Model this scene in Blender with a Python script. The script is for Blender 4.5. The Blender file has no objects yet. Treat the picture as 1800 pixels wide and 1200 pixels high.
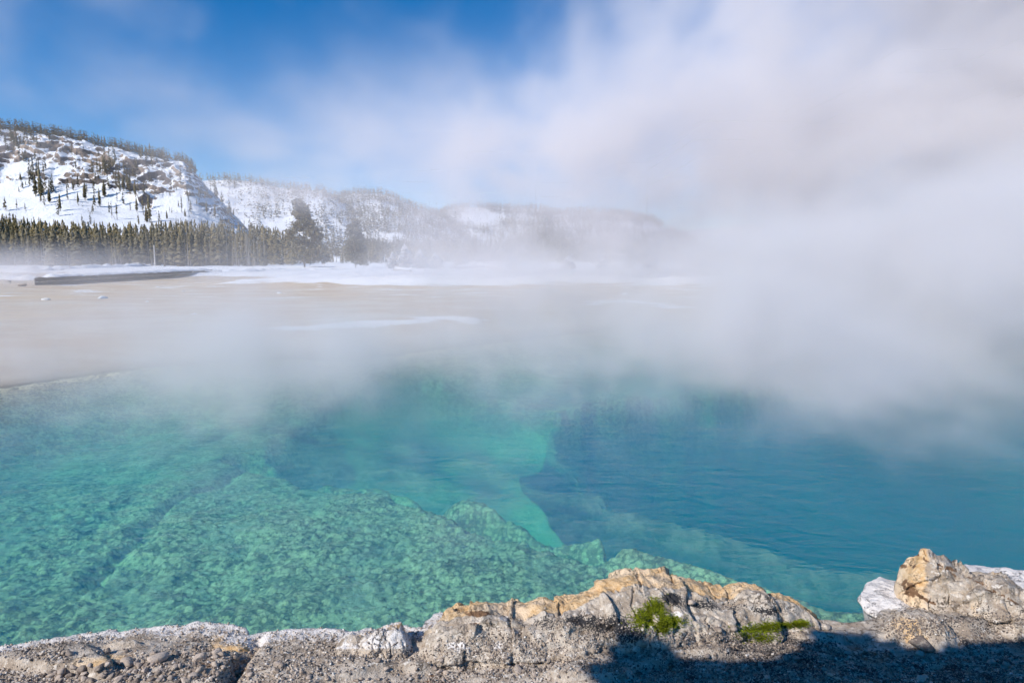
import bpy, math, random
import numpy as np
from mathutils import Vector, Matrix

# ------------------------------------------------------------------ camera
sc = bpy.context.scene
COL = sc.collection
CAM_Z = 2.4
PITCH = math.radians(6.9)
FPX = 1200.0                      # focal length in photo pixels (24 mm on 36 mm)
cam_d = bpy.data.cameras.new('camera')
cam_d.lens = 24.0
cam_d.sensor_width = 36.0
cam_d.clip_start = 0.05
cam_d.clip_end = 20000
cam = bpy.data.objects.new('camera', cam_d)
COL.objects.link(cam)
cam.location = (0, 0, CAM_Z)
cam.rotation_euler = (math.pi / 2 - PITCH, 0, 0)
sc.camera = cam

# ------------------------------------------------------------------ light
SUN_EL = math.radians(36)
SUN_AZ = (-0.80, -0.60)           # horizontal direction towards the sun
world = bpy.data.worlds.new('World')
sc.world = world
world.use_nodes = True
wn = world.node_tree.nodes
wl = world.node_tree.links
wn.clear()
w_out = wn.new('ShaderNodeOutputWorld')
w_bg = wn.new('ShaderNodeBackground')
w_sky = wn.new('ShaderNodeTexSky')
w_sky.sky_type = 'NISHITA'
w_sky.sun_disc = False
w_sky.sun_elevation = SUN_EL
w_sky.sun_rotation = math.atan2(SUN_AZ[0], SUN_AZ[1])
w_sky.altitude = 2200
w_sky.air_density = 1.0
w_sky.dust_density = 0.0
w_sky.ozone_density = 4.0
w_bg.inputs['Strength'].default_value = 0.14
w_hs = wn.new('ShaderNodeHueSaturation')
w_hs.inputs['Saturation'].default_value = 1.34
wl.new(w_sky.outputs['Color'], w_hs.inputs['Color'])
wl.new(w_hs.outputs['Color'], w_bg.inputs['Color'])
wl.new(w_bg.outputs['Background'], w_out.inputs['Surface'])

sun_d = bpy.data.lights.new('sun', 'SUN')
sun_d.energy = 4.8
sun_d.angle = math.radians(0.53)
sun_d.color = (1.0, 0.95, 0.89)
sun = bpy.data.objects.new('sun', sun_d)
COL.objects.link(sun)
_c = math.cos(SUN_EL)
_h = math.hypot(*SUN_AZ)
SUN_DIR = Vector((SUN_AZ[0] / _h * _c, SUN_AZ[1] / _h * _c, math.sin(SUN_EL)))
sun.rotation_euler = (-SUN_DIR).to_track_quat('-Z', 'Y').to_euler()
sun.location = SUN_DIR * 50

sc.view_settings.view_transform = 'Standard'
sc.view_settings.look = 'None'
sc.view_settings.gamma = 1.0
sc.view_settings.exposure = 0.0
sc.render.engine = 'CYCLES'
cy = sc.cycles
cy.max_bounces = 10
cy.diffuse_bounces = 2
cy.glossy_bounces = 2
cy.transmission_bounces = 4
cy.transparent_max_bounces = 10
cy.volume_bounces = 3
cy.volume_max_steps = 128
cy.caustics_reflective = False
cy.caustics_refractive = False
cy.sample_clamp_indirect = 6.0
cy.use_denoising = True
cy.volume_step_rate = 5.0
cy.use_adaptive_sampling = True
cy.adaptive_threshold = 0.04

# ------------------------------------------------------------------ helpers
CP, SP = math.cos(PITCH), math.sin(PITCH)


def ray(px, py):
    """direction of a photo pixel (1800 x 1200), y component 1"""
    a = (px - 900.0) / FPX
    b = (600.0 - py) / FPX
    y = CP + b * SP
    z = b * CP - SP
    return a / y, z / y


def at(px, py, z=0.0):
    rx, rz = ray(px, py)
    t = (z - CAM_Z) / rz
    return Vector((rx * t, t, z))


def at_y(px, py, Y):
    rx, rz = ray(px, py)
    return Vector((rx * Y, Y, CAM_Z + rz * Y))


def project(x, y, z):
    d = y * CP - (z - CAM_Z) * SP
    u = y * SP + (z - CAM_Z) * CP
    return 900 + FPX * x / d, 600 - FPX * u / d


def smooth(e0, e1, x):
    t = np.clip((np.asarray(x, float) - e0) / (e1 - e0), 0, 1)
    return t * t * (3 - 2 * t)


_rs = np.random.RandomState(7)
_PERM = np.concatenate([_rs.permutation(1024)] * 3).astype(np.int64)
_GR = _rs.normal(size=(1024, 3))
_GR /= np.linalg.norm(_GR, axis=1)[:, None]


def noise3(x, y, z):
    """gradient noise, about -0.7..0.7"""
    x, y, z = np.broadcast_arrays(np.asarray(x, float), np.asarray(y, float), np.asarray(z, float))
    xi, yi, zi = np.floor(x).astype(np.int64), np.floor(y).astype(np.int64), np.floor(z).astype(np.int64)
    xf, yf, zf = x - xi, y - yi, z - zi
    u, v, w = [f * f * f * (f * (f * 6 - 15) + 10) for f in (xf, yf, zf)]
    out = 0
    for dx in (0, 1):
        for dy in (0, 1):
            for dz in (0, 1):
                h = _PERM[_PERM[_PERM[(xi + dx) & 1023] + ((yi + dy) & 1023)] + ((zi + dz) & 1023)]
                g = _GR[h]
                d = g[..., 0] * (xf - dx) + g[..., 1] * (yf - dy) + g[..., 2] * (zf - dz)
                out = out + d * (u if dx else 1 - u) * (v if dy else 1 - v) * (w if dz else 1 - w)
    return out


def fbm(x, y, z=0.0, o=4, lac=2.03, gain=0.5):
    s, a, f = 0, 1.0, 1.0
    for i in range(o):
        s = s + a * noise3(np.asarray(x) * f + 17.3 * i, np.asarray(y) * f + 9.1 * i, np.asarray(z) * f + 3.7 * i)
        a *= gain
        f *= lac
    return s


def ridged(x, y, z=0.0, o=4):
    s, a, f = 0, 1.0, 1.0
    for i in range(o):
        s = s + a * (0.5 - np.abs(noise3(np.asarray(x) * f + 5.3 * i, np.asarray(y) * f, np.asarray(z) * f + 1.7 * i)))
        a *= 0.5
        f *= 2.07
    return s


def worley(x, y, cell, seed=3, jit=0.9):
    """distance to nearest and second nearest jittered 2D points, and the cell id hash 0..1"""
    x = np.asarray(x, float) / cell
    y = np.asarray(y, float) / cell
    xi, yi = np.floor(x).astype(np.int64), np.floor(y).astype(np.int64)
    f1 = np.full(x.shape, 9.0)
    f2 = np.full(x.shape, 9.0)
    cid = np.zeros(x.shape)
    for dx in (-1, 0, 1):
        for dy in (-1, 0, 1):
            h = _PERM[_PERM[(xi + dx) & 1023] + ((yi + dy + seed) & 1023)]
            px = xi + dx + 0.5 + jit * ((h * 0.6180339) % 1.0 - 0.5)
            py = yi + dy + 0.5 + jit * ((h * 0.7548776) % 1.0 - 0.5)
            d = np.hypot(x - px, y - py)
            c = d < f1
            f2 = np.where(c, f1, np.minimum(f2, d))
            f1 = np.where(c, d, f1)
            cid = np.where(c, h / 1024.0, cid)
    return f1, f2, cid


def mesh_np(name, verts, faces, mat=None, smooth_shade=True, attrs=None):
    """mesh from numpy verts (n,3) and a faces array (m,3 or 4)"""
    verts = np.asarray(verts, np.float32)
    faces = np.asarray(faces, np.int32)
    me = bpy.data.meshes.new(name)
    n, m, k = len(verts), len(faces), faces.shape[1]
    me.vertices.add(n)
    me.vertices.foreach_set('co', verts.ravel())
    me.loops.add(m * k)
    me.loops.foreach_set('vertex_index', faces.ravel())
    me.polygons.add(m)
    me.polygons.foreach_set('loop_start', np.arange(0, m * k, k, dtype=np.int32))
    if smooth_shade:
        me.polygons.foreach_set('use_smooth', np.ones(m, bool))
    for an, av in (attrs or {}).items():
        a = me.attributes.new(an, 'FLOAT', 'POINT')
        a.data.foreach_set('value', np.asarray(av, np.float32).ravel())
    me.update(calc_edges=True)
    me.validate()
    if mat:
        me.materials.append(mat)
    return me


def grid_faces(nu, nv, wrap_u=False):
    """quads of a (nu, nv) grid, index = i*nv + j"""
    iu = np.arange(nu if wrap_u else nu - 1)
    jv = np.arange(nv - 1)
    I, J = np.meshgrid(iu, jv, indexing='ij')
    I2 = (I + 1) % nu
    return np.stack([I * nv + J, I2 * nv + J, I2 * nv + J + 1, I * nv + J + 1], -1).reshape(-1, 4)


def obj(name, me, parent=None, label=None, cat=None, group=None, kind=None, loc=None, rz=None):
    o = bpy.data.objects.new(name, me)
    COL.objects.link(o)
    if parent:
        o.parent = parent
    if loc is not None:
        o.location = loc
    if rz is not None:
        o.rotation_euler = (0, 0, rz)
    tag(o, label, cat, group, kind)
    return o


def tag(o, label=None, cat=None, group=None, kind=None):
    if label:
        o['label'] = label
    if cat:
        o['category'] = cat
    if group:
        o['group'] = group
    if kind:
        o['kind'] = kind
    return o


class NT:
    """small helper for node trees"""

    def __init__(self, tree):
        self.t = tree
        self.n = tree.nodes
        self.l = tree.links

    def new(self, typ, props=None, ins=None):
        nd = self.n.new(typ)
        for k, v in (props or {}).items():
            setattr(nd, k, v)
        for k, v in (ins or {}).items():
            s = nd.inputs[k]
            if isinstance(v, bpy.types.NodeSocket):
                self.l.new(v, s)
            else:
                s.default_value = v
        return nd

    def math(self, op, a, b=0.0, c=None, clamp=False):
        nd = self.n.new('ShaderNodeMath')
        nd.operation = op
        nd.use_clamp = clamp
        for i, v in enumerate((a, b) if c is None else (a, b, c)):
            if isinstance(v, bpy.types.NodeSocket):
                self.l.new(v, nd.inputs[i])
            else:
                nd.inputs[i].default_value = v
        return nd.outputs[0]

    def vmath(self, op, a, b=None):
        nd = self.n.new('ShaderNodeVectorMath')
        nd.operation = op
        for i, v in enumerate((a, b)):
            if v is None:
                continue
            if isinstance(v, bpy.types.NodeSocket):
                self.l.new(v, nd.inputs[i])
            else:
                nd.inputs[i].default_value = v
        return nd.outputs[0]

    def sstep(self, x, a, b, lo=0.0, hi=1.0):
        nd = self.n.new('ShaderNodeMapRange')
        nd.interpolation_type = 'SMOOTHSTEP'
        self.l.new(x, nd.inputs[0])
        for i, v in enumerate((a, b, lo, hi)):
            if isinstance(v, bpy.types.NodeSocket):
                self.l.new(v, nd.inputs[i + 1])
            else:
                nd.inputs[i + 1].default_value = v
        return nd.outputs[0]

    def noise(self, vec, scale, detail=4.0, rough=0.55, dist=0.0, typ='FBM'):
        nd = self.n.new('ShaderNodeTexNoise')
        nd.noise_dimensions = '3D'
        nd.inputs['Scale'].default_value = scale
        nd.inputs['Detail'].default_value = detail
        nd.inputs['Roughness'].default_value = rough
        nd.inputs['Distortion'].default_value = dist
        if vec is not None:
            self.l.new(vec, nd.inputs['Vector'])
        return nd.outputs['Fac'] if 'Fac' in nd.outputs else nd.outputs[0]

    def voronoi(self, vec, scale, feature='F1', out='Distance', rand=1.0):
        nd = self.n.new('ShaderNodeTexVoronoi')
        nd.feature = feature
        nd.inputs['Scale'].default_value = scale
        nd.inputs['Randomness'].default_value = rand
        if vec is not None:
            self.l.new(vec, nd.inputs['Vector'])
        return nd.outputs[out]

    def mix(self, fac, a, b, mode='MIX'):
        nd = self.n.new('ShaderNodeMix')
        nd.data_type = 'RGBA'
        nd.blend_type = mode
        nd.clamp_factor = True
        for s, v in ((nd.inputs[0], fac), (nd.inputs[6], a), (nd.inputs[7], b)):
            if isinstance(v, bpy.types.NodeSocket):
                self.l.new(v, s)
            elif isinstance(v, (tuple, list)):
                s.default_value = (*v[:3], 1.0)
            else:
                s.default_value = v
        return nd.outputs[2]

    def attr(self, name):
        nd = self.n.new('ShaderNodeAttribute')
        nd.attribute_name = name
        return nd.outputs['Fac']

    def bump(self, h, strength, dist, normal=None):
        nd = self.n.new('ShaderNodeBump')
        nd.inputs['Strength'].default_value = strength
        nd.inputs['Distance'].default_value = dist
        self.l.new(h, nd.inputs['Height'])
        if normal is not None:
            self.l.new(normal, nd.inputs['Normal'])
        return nd.outputs[0]


def material(name):
    m = bpy.data.materials.new(name)
    m.use_nodes = True
    m.node_tree.nodes.clear()
    k = NT(m.node_tree)
    out = k.new('ShaderNodeOutputMaterial')
    return m, k, out


def principled(name, color, rough=0.9, fn=None, spec=0.3):
    """fn(k) -> (color socket or None, normal socket or None, rough socket or None)"""
    m, k, out = material(name)
    b = k.new('ShaderNodeBsdfPrincipled')
    b.inputs['Roughness'].default_value = rough
    b.inputs['Specular IOR Level'].default_value = spec
    if isinstance(color, tuple):
        b.inputs['Base Color'].default_value = (*color[:3], 1)
    if fn:
        r = fn(k)
        for nm, s in zip(('Base Color', 'Normal', 'Roughness'), r):
            if s is not None:
                k.l.new(s, b.inputs[nm])
    k.l.new(b.outputs[0], out.inputs['Surface'])
    return m


def wpos(k):
    return k.new('ShaderNodeNewGeometry').outputs['Position']
# ------------------------------------------------------------------ materials of the land
def _snow(k):
    p = wpos(k)
    n1 = k.noise(p, 0.9, 5)
    n2 = k.noise(p, 14.0, 3)
    c = k.mix(n1, (0.78, 0.80, 0.84), (0.86, 0.86, 0.87))
    h = k.math('ADD', n1, k.math('MULTIPLY', n2, 0.25))
    return c, k.bump(h, 0.6, 0.25), None


M_SNOW = principled('snow', None, 0.75, _snow, spec=0.25)


def _hill(k):
    p = wpos(k)
    rock = k.attr('rock')
    n1 = k.noise(p, 0.05, 6, 0.65)
    n2 = k.noise(p, 0.35, 5, 0.6)
    crag = k.mix(k.sstep(n1, 0.42, 0.6), (0.10, 0.085, 0.085), (0.34, 0.26, 0.20))
    crag = k.mix(k.sstep(n2, 0.5, 0.72), crag, (0.05, 0.045, 0.05))
    nz = k.new('ShaderNodeSeparateXYZ', ins={0: k.new('ShaderNodeNewGeometry').outputs['Normal']}).outputs['Z']
    n4 = k.noise(p, 0.16, 6, 0.7)
    e = k.math('ADD', k.math('ADD', k.math('MULTIPLY', n2, 0.9), k.math('MULTIPLY', n4, 1.3)), nz)
    lie = k.sstep(e, 1.68, 1.84)
    m = k.math('MULTIPLY', rock, k.math('SUBTRACT', 1.0, lie))
    m = k.sstep(m, 0.30, 0.5)
    snow = k.mix(n1, (0.80, 0.82, 0.86), (0.86, 0.86, 0.87))
    return k.mix(m, snow, crag), k.bump(n2, 0.7, 1.2), None


M_HILL = principled('snowy_hillside', None, 0.85, _hill, spec=0.2)


def _ground(k):
    p = wpos(k)
    sp = k.new('ShaderNodeMapping', ins={0: p})
    sp.inputs['Scale'].default_value = (0.55, 1.0, 1.0)
    n0 = k.noise(sp.outputs[0], 0.10, 5, 0.6)
    n1 = k.noise(sp.outputs[0], 0.55, 6, 0.62)
    n2 = k.noise(p, 5.0, 5, 0.65)
    n3 = k.noise(p, 40.0, 3, 0.6)
    c = k.mix(k.sstep(n1, 0.35, 0.65), (0.52, 0.40, 0.28), (0.60, 0.53, 0.43))
    c = k.mix(k.math('MULTIPLY', k.sstep(n2, 0.54, 0.68), k.sstep(n0, 0.40, 0.60)), c, (0.22, 0.165, 0.11))
    c = k.mix(k.sstep(n3, 0.55, 0.75), c, (0.68, 0.60, 0.48))
    c = k.mix(k.sstep(n0, 0.50, 0.66), c, (0.58, 0.44, 0.27))
    wet = k.attr('wet')
    c = k.mix(k.math('MULTIPLY', wet, 0.75), c, (0.13, 0.12, 0.105))
    snow = k.attr('snow')
    s = k.math('ADD', snow, k.math('MULTIPLY', k.math('SUBTRACT', n1, 0.5), 1.3))
    s = k.math('ADD', s, k.math('MULTIPLY', k.math('SUBTRACT', n2, 0.5), 0.6))
    s = k.sstep(s, 0.46, 0.56)
    c = k.mix(s, c, (0.84, 0.85, 0.87))
    h = k.math('ADD', k.math('MULTIPLY', n2, 0.6), k.math('MULTIPLY', n3, 0.15))
    h = k.math('ADD', h, k.math('MULTIPLY', s, 0.5))
    return c, k.bump(h, 0.7, 0.08), None


M_GROUND = principled('sinter_flat', None, 0.9, _ground, spec=0.25)


def _needle(k):
    p = wpos(k)
    oi = k.new('ShaderNodeObjectInfo').outputs['Random']
    a = k.attr('tint')
    f = k.math('ADD', k.math('MULTIPLY', oi, 0.4), a, clamp=True)
    c = k.mix(f, (0.048, 0.048, 0.025), (0.22, 0.175, 0.085))
    c = k.mix(k.attr('dusted'), c, (0.8, 0.82, 0.85))
    return c, None, None


M_NEEDLE = principled('conifer_needles', None, 0.9, _needle, spec=0.15)
M_BARK = principled('grey_bark', None, 0.95, lambda k: (
    k.mix(k.noise(wpos(k), 6, 4), (0.11, 0.085, 0.065), (0.26, 0.23, 0.20)), None, None), spec=0.1)
M_DEADWOOD = principled('weathered_dead_wood', None, 0.95, lambda k: (
    k.mix(k.noise(wpos(k), 5, 4), (0.20, 0.17, 0.14), (0.42, 0.38, 0.34)), None, None), spec=0.1)

# ------------------------------------------------------------------ pool outline and plan fields
POOL_FAR = [at(*q) for q in ((-330, 760), (-150, 712), (0, 686), (120, 668), (250, 650), (400, 640), (520, 633), (600, 640),
                             (680, 629), (800, 613), (900, 602), (1000, 590), (1120, 578), (1300, 572),
                             (1500, 574), (1750, 580), (2000, 600), (2300, 640))]
POOL_NEAR = [at(px, py) for px, py in ((2300, 900), (2050, 1000), (1800, 1030), (1700, 1045), (1560, 1090), (1450, 1110), (1300, 1075),
                                      (1100, 1060), (900, 1100), (760, 1110), (560, 1145), (440, 1140), (300, 1130), (100, 1160), (0, 1175),
                                      (-150, 1180), (-380, 1080), (-480, 900))]
POOL = np.array([(v.x, v.y) for v in POOL_FAR + POOL_NEAR])


def poly_sd(x, y, poly):
    """signed distance to a polygon, negative inside"""
    x = np.asarray(x, float)
    y = np.asarray(y, float)
    d = np.full(x.shape, 1e18)
    ins = np.zeros(x.shape, bool)
    n = len(poly)
    for i in range(n):
        ax, ay = poly[i]
        bx, by = poly[(i + 1) % n]
        ex, ey = bx - ax, by - ay
        wx, wy = x - ax, y - ay
        t = np.clip((wx * ex + wy * ey) / (ex * ex + ey * ey), 0, 1)
        d = np.minimum(d, (wx - ex * t) ** 2 + (wy - ey * t) ** 2)
        c = ((ay <= y) & (by > y)) | ((by <= y) & (ay > y))
        ins ^= c & (x < ax + (y - ay) / (ey if ey else 1e-12) * ex)
    return np.where(ins, -1, 1) * np.sqrt(d)


def line_d(x, y, pts):
    d = np.full(np.shape(x), 1e18)
    for (ax, ay), (bx, by) in zip(pts[:-1], pts[1:]):
        ex, ey = bx - ax, by - ay
        t = np.clip(((x - ax) * ex + (y - ay) * ey) / (ex * ex + ey * ey), 0, 1)
        d = np.minimum(d, np.hypot(x - ax - ex * t, y - ay - ey * t))
    return d


def plan(pts, z=0.0):
    return [tuple(at(a, b, z)[:2]) for a, b in pts]


# ------------------------------------------------------------------ ground: one sheet to the horizon
def axis(lo, hi, step, far, grow=1.07):
    a = list(np.arange(lo, hi, step))
    s, v = step, a[-1]
    while v < far:
        s *= grow
        v += s
        a.append(v)
    s, v, b = step, lo, []
    return np.array(a)


xs = axis(0, 22, 0.17, 6000, 1.09)
xs = np.concatenate([-xs[:0:-1], xs])
ys = np.concatenate([np.arange(-30, 2, 1.0), axis(2.0, 30, 0.14, 9000, 1.045)])
GX, GY = np.meshgrid(xs, ys, indexing='ij')
sd = poly_sd(GX, GY, POOL + 0)
sdw = sd + 0.35 * fbm(GX * 0.7, GY * 0.7, 2.2, 4)
plain = 0.05 + 0.30 * smooth(0, 5, sd) + 0.05 * fbm(GX * 0.3, GY * 0.3, 0.0, 4) * smooth(0.3, 3, sd)
plain += 0.25 * fbm(GX * 0.03, GY * 0.03, 4.0, 3) * smooth(30, 90, GY)
# snow drifts: bank along the far edge of the flat
bank = smooth(42, 58, GY + 7 * fbm(GX * 0.05, GY * 0.05, 7.7, 3)) * (1 - 0.3 * smooth(120, 200, GY))
bank_l = smooth(-26, -19, GX + 3 * fbm(GX * 0.1, GY * 0.1, 1.0, 2))
bank_left_far = smooth(78, 86, GY + 0.45 * (GX + 45))
bankm = bank * np.maximum(bank_l, bank_left_far)
drift = np.clip(0.25 + ridged(GX * 0.10, GY * 0.16, 0.4, 4) * 0.55 + 0.5 * fbm(GX * 0.25, GY * 0.35, 3.3, 4), 0, 2)
plain += bankm * drift * 0.75 * (1 - smooth(140, 260, GY))
snowm = bankm * 1.1
# the thin snow patches on the flat
p1 = plan([(520, 578), (640, 572), (760, 562), (815, 562)], 0.3)
snowm = np.maximum(snowm, 0.80 - line_d(GX, GY, p1) * 0.42)
p2 = plan([(1040, 535), (1100, 530), (1180, 540)], 0.3)
snowm = np.maximum(snowm, 0.72 - line_d(GX, GY, p2) * 0.30)
p3 = plan([(560, 495), (700, 497), (830, 488), (900, 480)], 0.3)
snowm = np.maximum(snowm, 0.66 - line_d(GX, GY, p3) * 0.11)
snowm = np.maximum(snowm, 0.40 * smooth(0, 12, GX) * smooth(24, 30, GY))
snowm = np.maximum(snowm, 0.35 * smooth(20, 40, GY))
wet = np.clip(1 - sdw / 1.6, 0, 1) * smooth(-7, 0, GX + 0.4 * GY - 2)
wet = np.maximum(wet, 0.7 * np.clip(1 - sdw / 1.0, 0, 1))
inside = smooth(0.0, -0.6, sd)
GZ = plain * (1 - inside) + inside * (-11.0)
GZ = np.where(GY < 3.0, np.minimum(GZ, -0.2), GZ)
me = mesh_np('ground', np.stack([GX, GY, GZ], -1).reshape(-1, 3), grid_faces(len(xs), len(ys)), M_GROUND,
             attrs={'snow': np.clip(snowm, 0, 1.2), 'wet': wet})
obj('ground', me, kind='structure', label='flat tan sinter ground with thin snow beyond the pool')

# ------------------------------------------------------------------ hills
def hill(name, label, ridge, yfoot, yridge, prof, rocky=None, rough=1.0, ncol=240, nrow=90, seed=0.0):
    """ridge: photo outline; the slope rises from yfoot to yridge and goes on behind"""
    rr = np.array([ray(a, b) for a, b in ridge])
    rx = np.linspace(rr[0, 0], rr[-1, 0], ncol)
    rz = np.interp(rx, rr[:, 0], rr[:, 1])
    v = np.concatenate([np.linspace(0, 1, nrow), np.linspace(1.03, 1.9, 14)])
    RX, V = np.meshgrid(rx, v, indexing='ij')
    H = (CAM_Z + rz * yridge)[:, None]
    Y = yfoot + V * (yridge - yfoot)
    X = RX * Y
    s = prof(np.clip(V, 0, 1))
    Z = H * s
    Z = np.where(V > 1, H * (1 - 0.8 * (V - 1) ** 1.2), Z)
    env = smooth(0.0, 0.12, V) * (1 - 0.85 * smooth(0.9, 1.0, V))
    Z = Z + rough * env * (0.09 * H * fbm(X * 0.008, Y * 0.008, seed, 4) + 2.0 * fbm(X * 0.03, Y * 0.03, seed + 2, 4))
    rk = np.zeros_like(Z)
    if rocky:
        rk, dz, dy = rocky(X, Y, Z, V, RX, H)
        Z = Z + dz
        Y = Y + dy
    Z = np.where(V < 0.02, -6.0, Z)
    me = mesh_np(name, np.stack([X, Y, Z], -1).reshape(-1, 3), grid_faces(ncol, len(v)), M_HILL, attrs={'rock': rk})
    o = obj(name, me, kind='structure', label=label)
    P = np.stack([X, Y, Z], -1)

    def spot(px, py):
        """point of the slope seen at a photo pixel"""
        qx, qy = project(P[..., 0], P[..., 1], P[..., 2])
        m = (V[0] <= 1.0) & (V[0] > 0.03)
        d = ((qx[:, m] - px) ** 2 + (qy[:, m] - py) ** 2)
        i = np.unravel_index(np.argmin(d), d.shape)
        return Vector(P[:, m][i])
    return P, V, spot


def rocky_a(X, Y, Z, V, RX, H):
    c = smooth(0.58, 0.66, V + 0.05 * fbm(X * 0.02, 0 * Y, 2.0, 3)) * (1 - smooth(0.93, 0.99, V))
    lump = fbm(X * 0.025, Z * 0.04, 5.0, 4)
    c = c * smooth(-0.30, 0.05, lump + 0.15)
    px = RX / CP * FPX + 900
    bald = np.exp(-((px - 262) / 14.0) ** 2 - ((V - 0.60) / 0.07) ** 2)
    c = np.maximum(c, smooth(0.35, 0.7, bald))
    q = ridged(X * 0.045, Z * 0.075, Y * 0.03, 4) - 0.55
    dz = 7.0 * c * q
    dy = -16.0 * c * q
    return c, dz, dy


def prof_a(v):
    return np.interp(v, [0, 0.12, 0.55, 0.62, 0.80, 0.9, 1.0], [0, 0.05, 0.42, 0.54, 0.86, 0.95, 1.0])


RIDGE_A = [(-140, 205), (-60, 215), (0, 226), (60, 232), (120, 242), (180, 258), (230, 268), (290, 280), (325, 287),
           (345, 305), (365, 330), (385, 348), (405, 372), (425, 392), (450, 420), (470, 450)]
PA, VA, spot_a = hill('hill', 'steep snowy left hill with brown rock cliffs under its ridge', RIDGE_A, 455, 720, prof_a, rocky_a, 0.6, 330, 170, 1.0)


def prof_s(v):
    return np.interp(v, [0, 0.3, 0.7, 0.9, 1.0], [0, 0.2, 0.72, 0.95, 1.0])


def rocky_none(X, Y, Z, V, RX, H):
    return 0 * Z + 0.6 * smooth(0.15, 0.5, fbm(X * 0.02, Y * 0.02, 3.0, 3)), 0, 0


RIDGE_B = [(280, 330), (340, 318), (370, 318), (400, 316), (450, 320), (490, 330), (530, 333), (565, 335), (590, 346), (615, 360), (660, 395), (700, 430)]
PB, VB, spot_b = hill('hill', 'second snowy hill dotted with small dark trees', RIDGE_B, 780, 1250, prof_s, rocky_none, 1.0, 200, 70, 6.0)
RIDGE_C = [(500, 390), (560, 360), (610, 346), (640, 343), (670, 342), (700, 352), (740, 368), (780, 384), (840, 420)]
PC, VC, spot_c = hill('hill', 'rounded wooded hill fading in steam behind the frosted trees', RIDGE_C, 800, 1350, prof_s, None, 1.0, 160, 60, 9.0)
RIDGE_D = [(690, 395), (750, 380), (790, 368), (840, 364), (890, 366), (950, 368), (990, 378), (1040, 392), (1100, 420)]
PD, VD, spot_d = hill('hill', 'low wooded hill with one bare snow face, faint in steam', RIDGE_D, 900, 1550, prof_s, None, 1.0, 180, 60, 12.0)
RIDGE_E = [(900, 400), (960, 380), (1010, 374), (1060, 373), (1110, 378), (1150, 390), (1180, 408), (1230, 430)]
PE, VE, spot_e = hill('hill', 'dark wooded hill with small snow strips, faint in steam', RIDGE_E, 880, 1450, prof_s, None, 1.0, 150, 60, 15.0)
RIDGE_F = [(1100, 425), (1180, 410), (1240, 403), (1330, 395), (1450, 390), (1600, 388), (1800, 384), (2000, 380)]
PF, VF, spot_f = hill('hill', 'farthest long snowy hill almost lost in the steam on the right', RIDGE_F, 1100, 2000, prof_s, None, 1.0, 260, 60, 18.0)
# ------------------------------------------------------------------ conifers
def conifer(seed, nb, width=0.13, bare=0.12, droop=0.35, ragged=0.5):
    """foliage blades of a tree of unit height: verts, tris, tint"""
    r = np.random.RandomState(seed)
    t = np.sort(bare + (1 - bare) * r.rand(nb) ** 0.85)
    ang = r.rand(nb) * 2 * np.pi
    env = width * (np.clip(1 - t, 0, 1) ** 0.75 + 0.03) * (1 - 0.5 * smooth(0.25, 0.0, (t - bare)))
    L = env * (1 - ragged * r.rand(nb))
    w = L * (0.35 + 0.25 * r.rand(nb)) + 0.006
    ca, sa = np.cos(ang), np.sin(ang)
    dz = -droop * L * (0.4 + r.rand(nb)) + 0.012 * r.randn(nb)
    base = np.stack([0 * t, 0 * t, t + 0.03], -1)
    tip = np.stack([ca * L, sa * L, t + dz], -1)
    side = np.stack([-sa * w, ca * w, 0 * t], -1)
    mid = 0.45 * base + 0.55 * tip
    up = np.array([0, 0, 1.0]) * (0.012 + 0.02 * r.rand(nb))[:, None]
    low = np.array([0, 0, -1.0]) * (0.02 + 0.035 * r.rand(nb))[:, None]
    V = np.stack([base, mid + side + low, tip, mid - side + low, mid + up], 1).reshape(-1, 3)
    b = np.arange(nb)[:, None] * 5
    F = np.concatenate([b + np.array([[0, 1, 4]]), b + np.array([[1, 2, 4]]), b + np.array([[2, 3, 4]]), b + np.array([[3, 0, 4]])])
    tint = np.repeat(0.15 + 0.55 * r.rand(nb), 5)
    V = np.concatenate([V, [[0, 0, 1.0], [0.008, 0, 0.94], [-0.005, 0.007, 0.94], [-0.005, -0.007, 0.94]]])
    n = nb * 5
    F = np.concatenate([F, [[n, n + 1, n + 2], [n, n + 2, n + 3], [n, n + 3, n + 1]]])
    tint = np.concatenate([tint, [0.3] * 4])
    return V, F, tint


def spike(r0=0.012, r1=0.002, seg=6, bend=0.0, h=1.0, rows=2):
    a = np.arange(seg) / seg * 2 * np.pi
    V, F = [], []
    for i in range(rows):
        f = i / (rows - 1)
        rr = r0 * (1 - f) + r1 * f
        V.append(np.stack([np.cos(a) * rr + bend * f * f, np.sin(a) * rr, np.full(seg, f * h)], -1))
    V = np.concatenate(V)
    for i in range(rows - 1):
        for j in range(seg):
            j2 = (j + 1) % seg
            F += [[i * seg + j, i * seg + j2, (i + 1) * seg + j2], [i * seg + j, (i + 1) * seg + j2, (i + 1) * seg + j]]
    return V, np.array(F)


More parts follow.
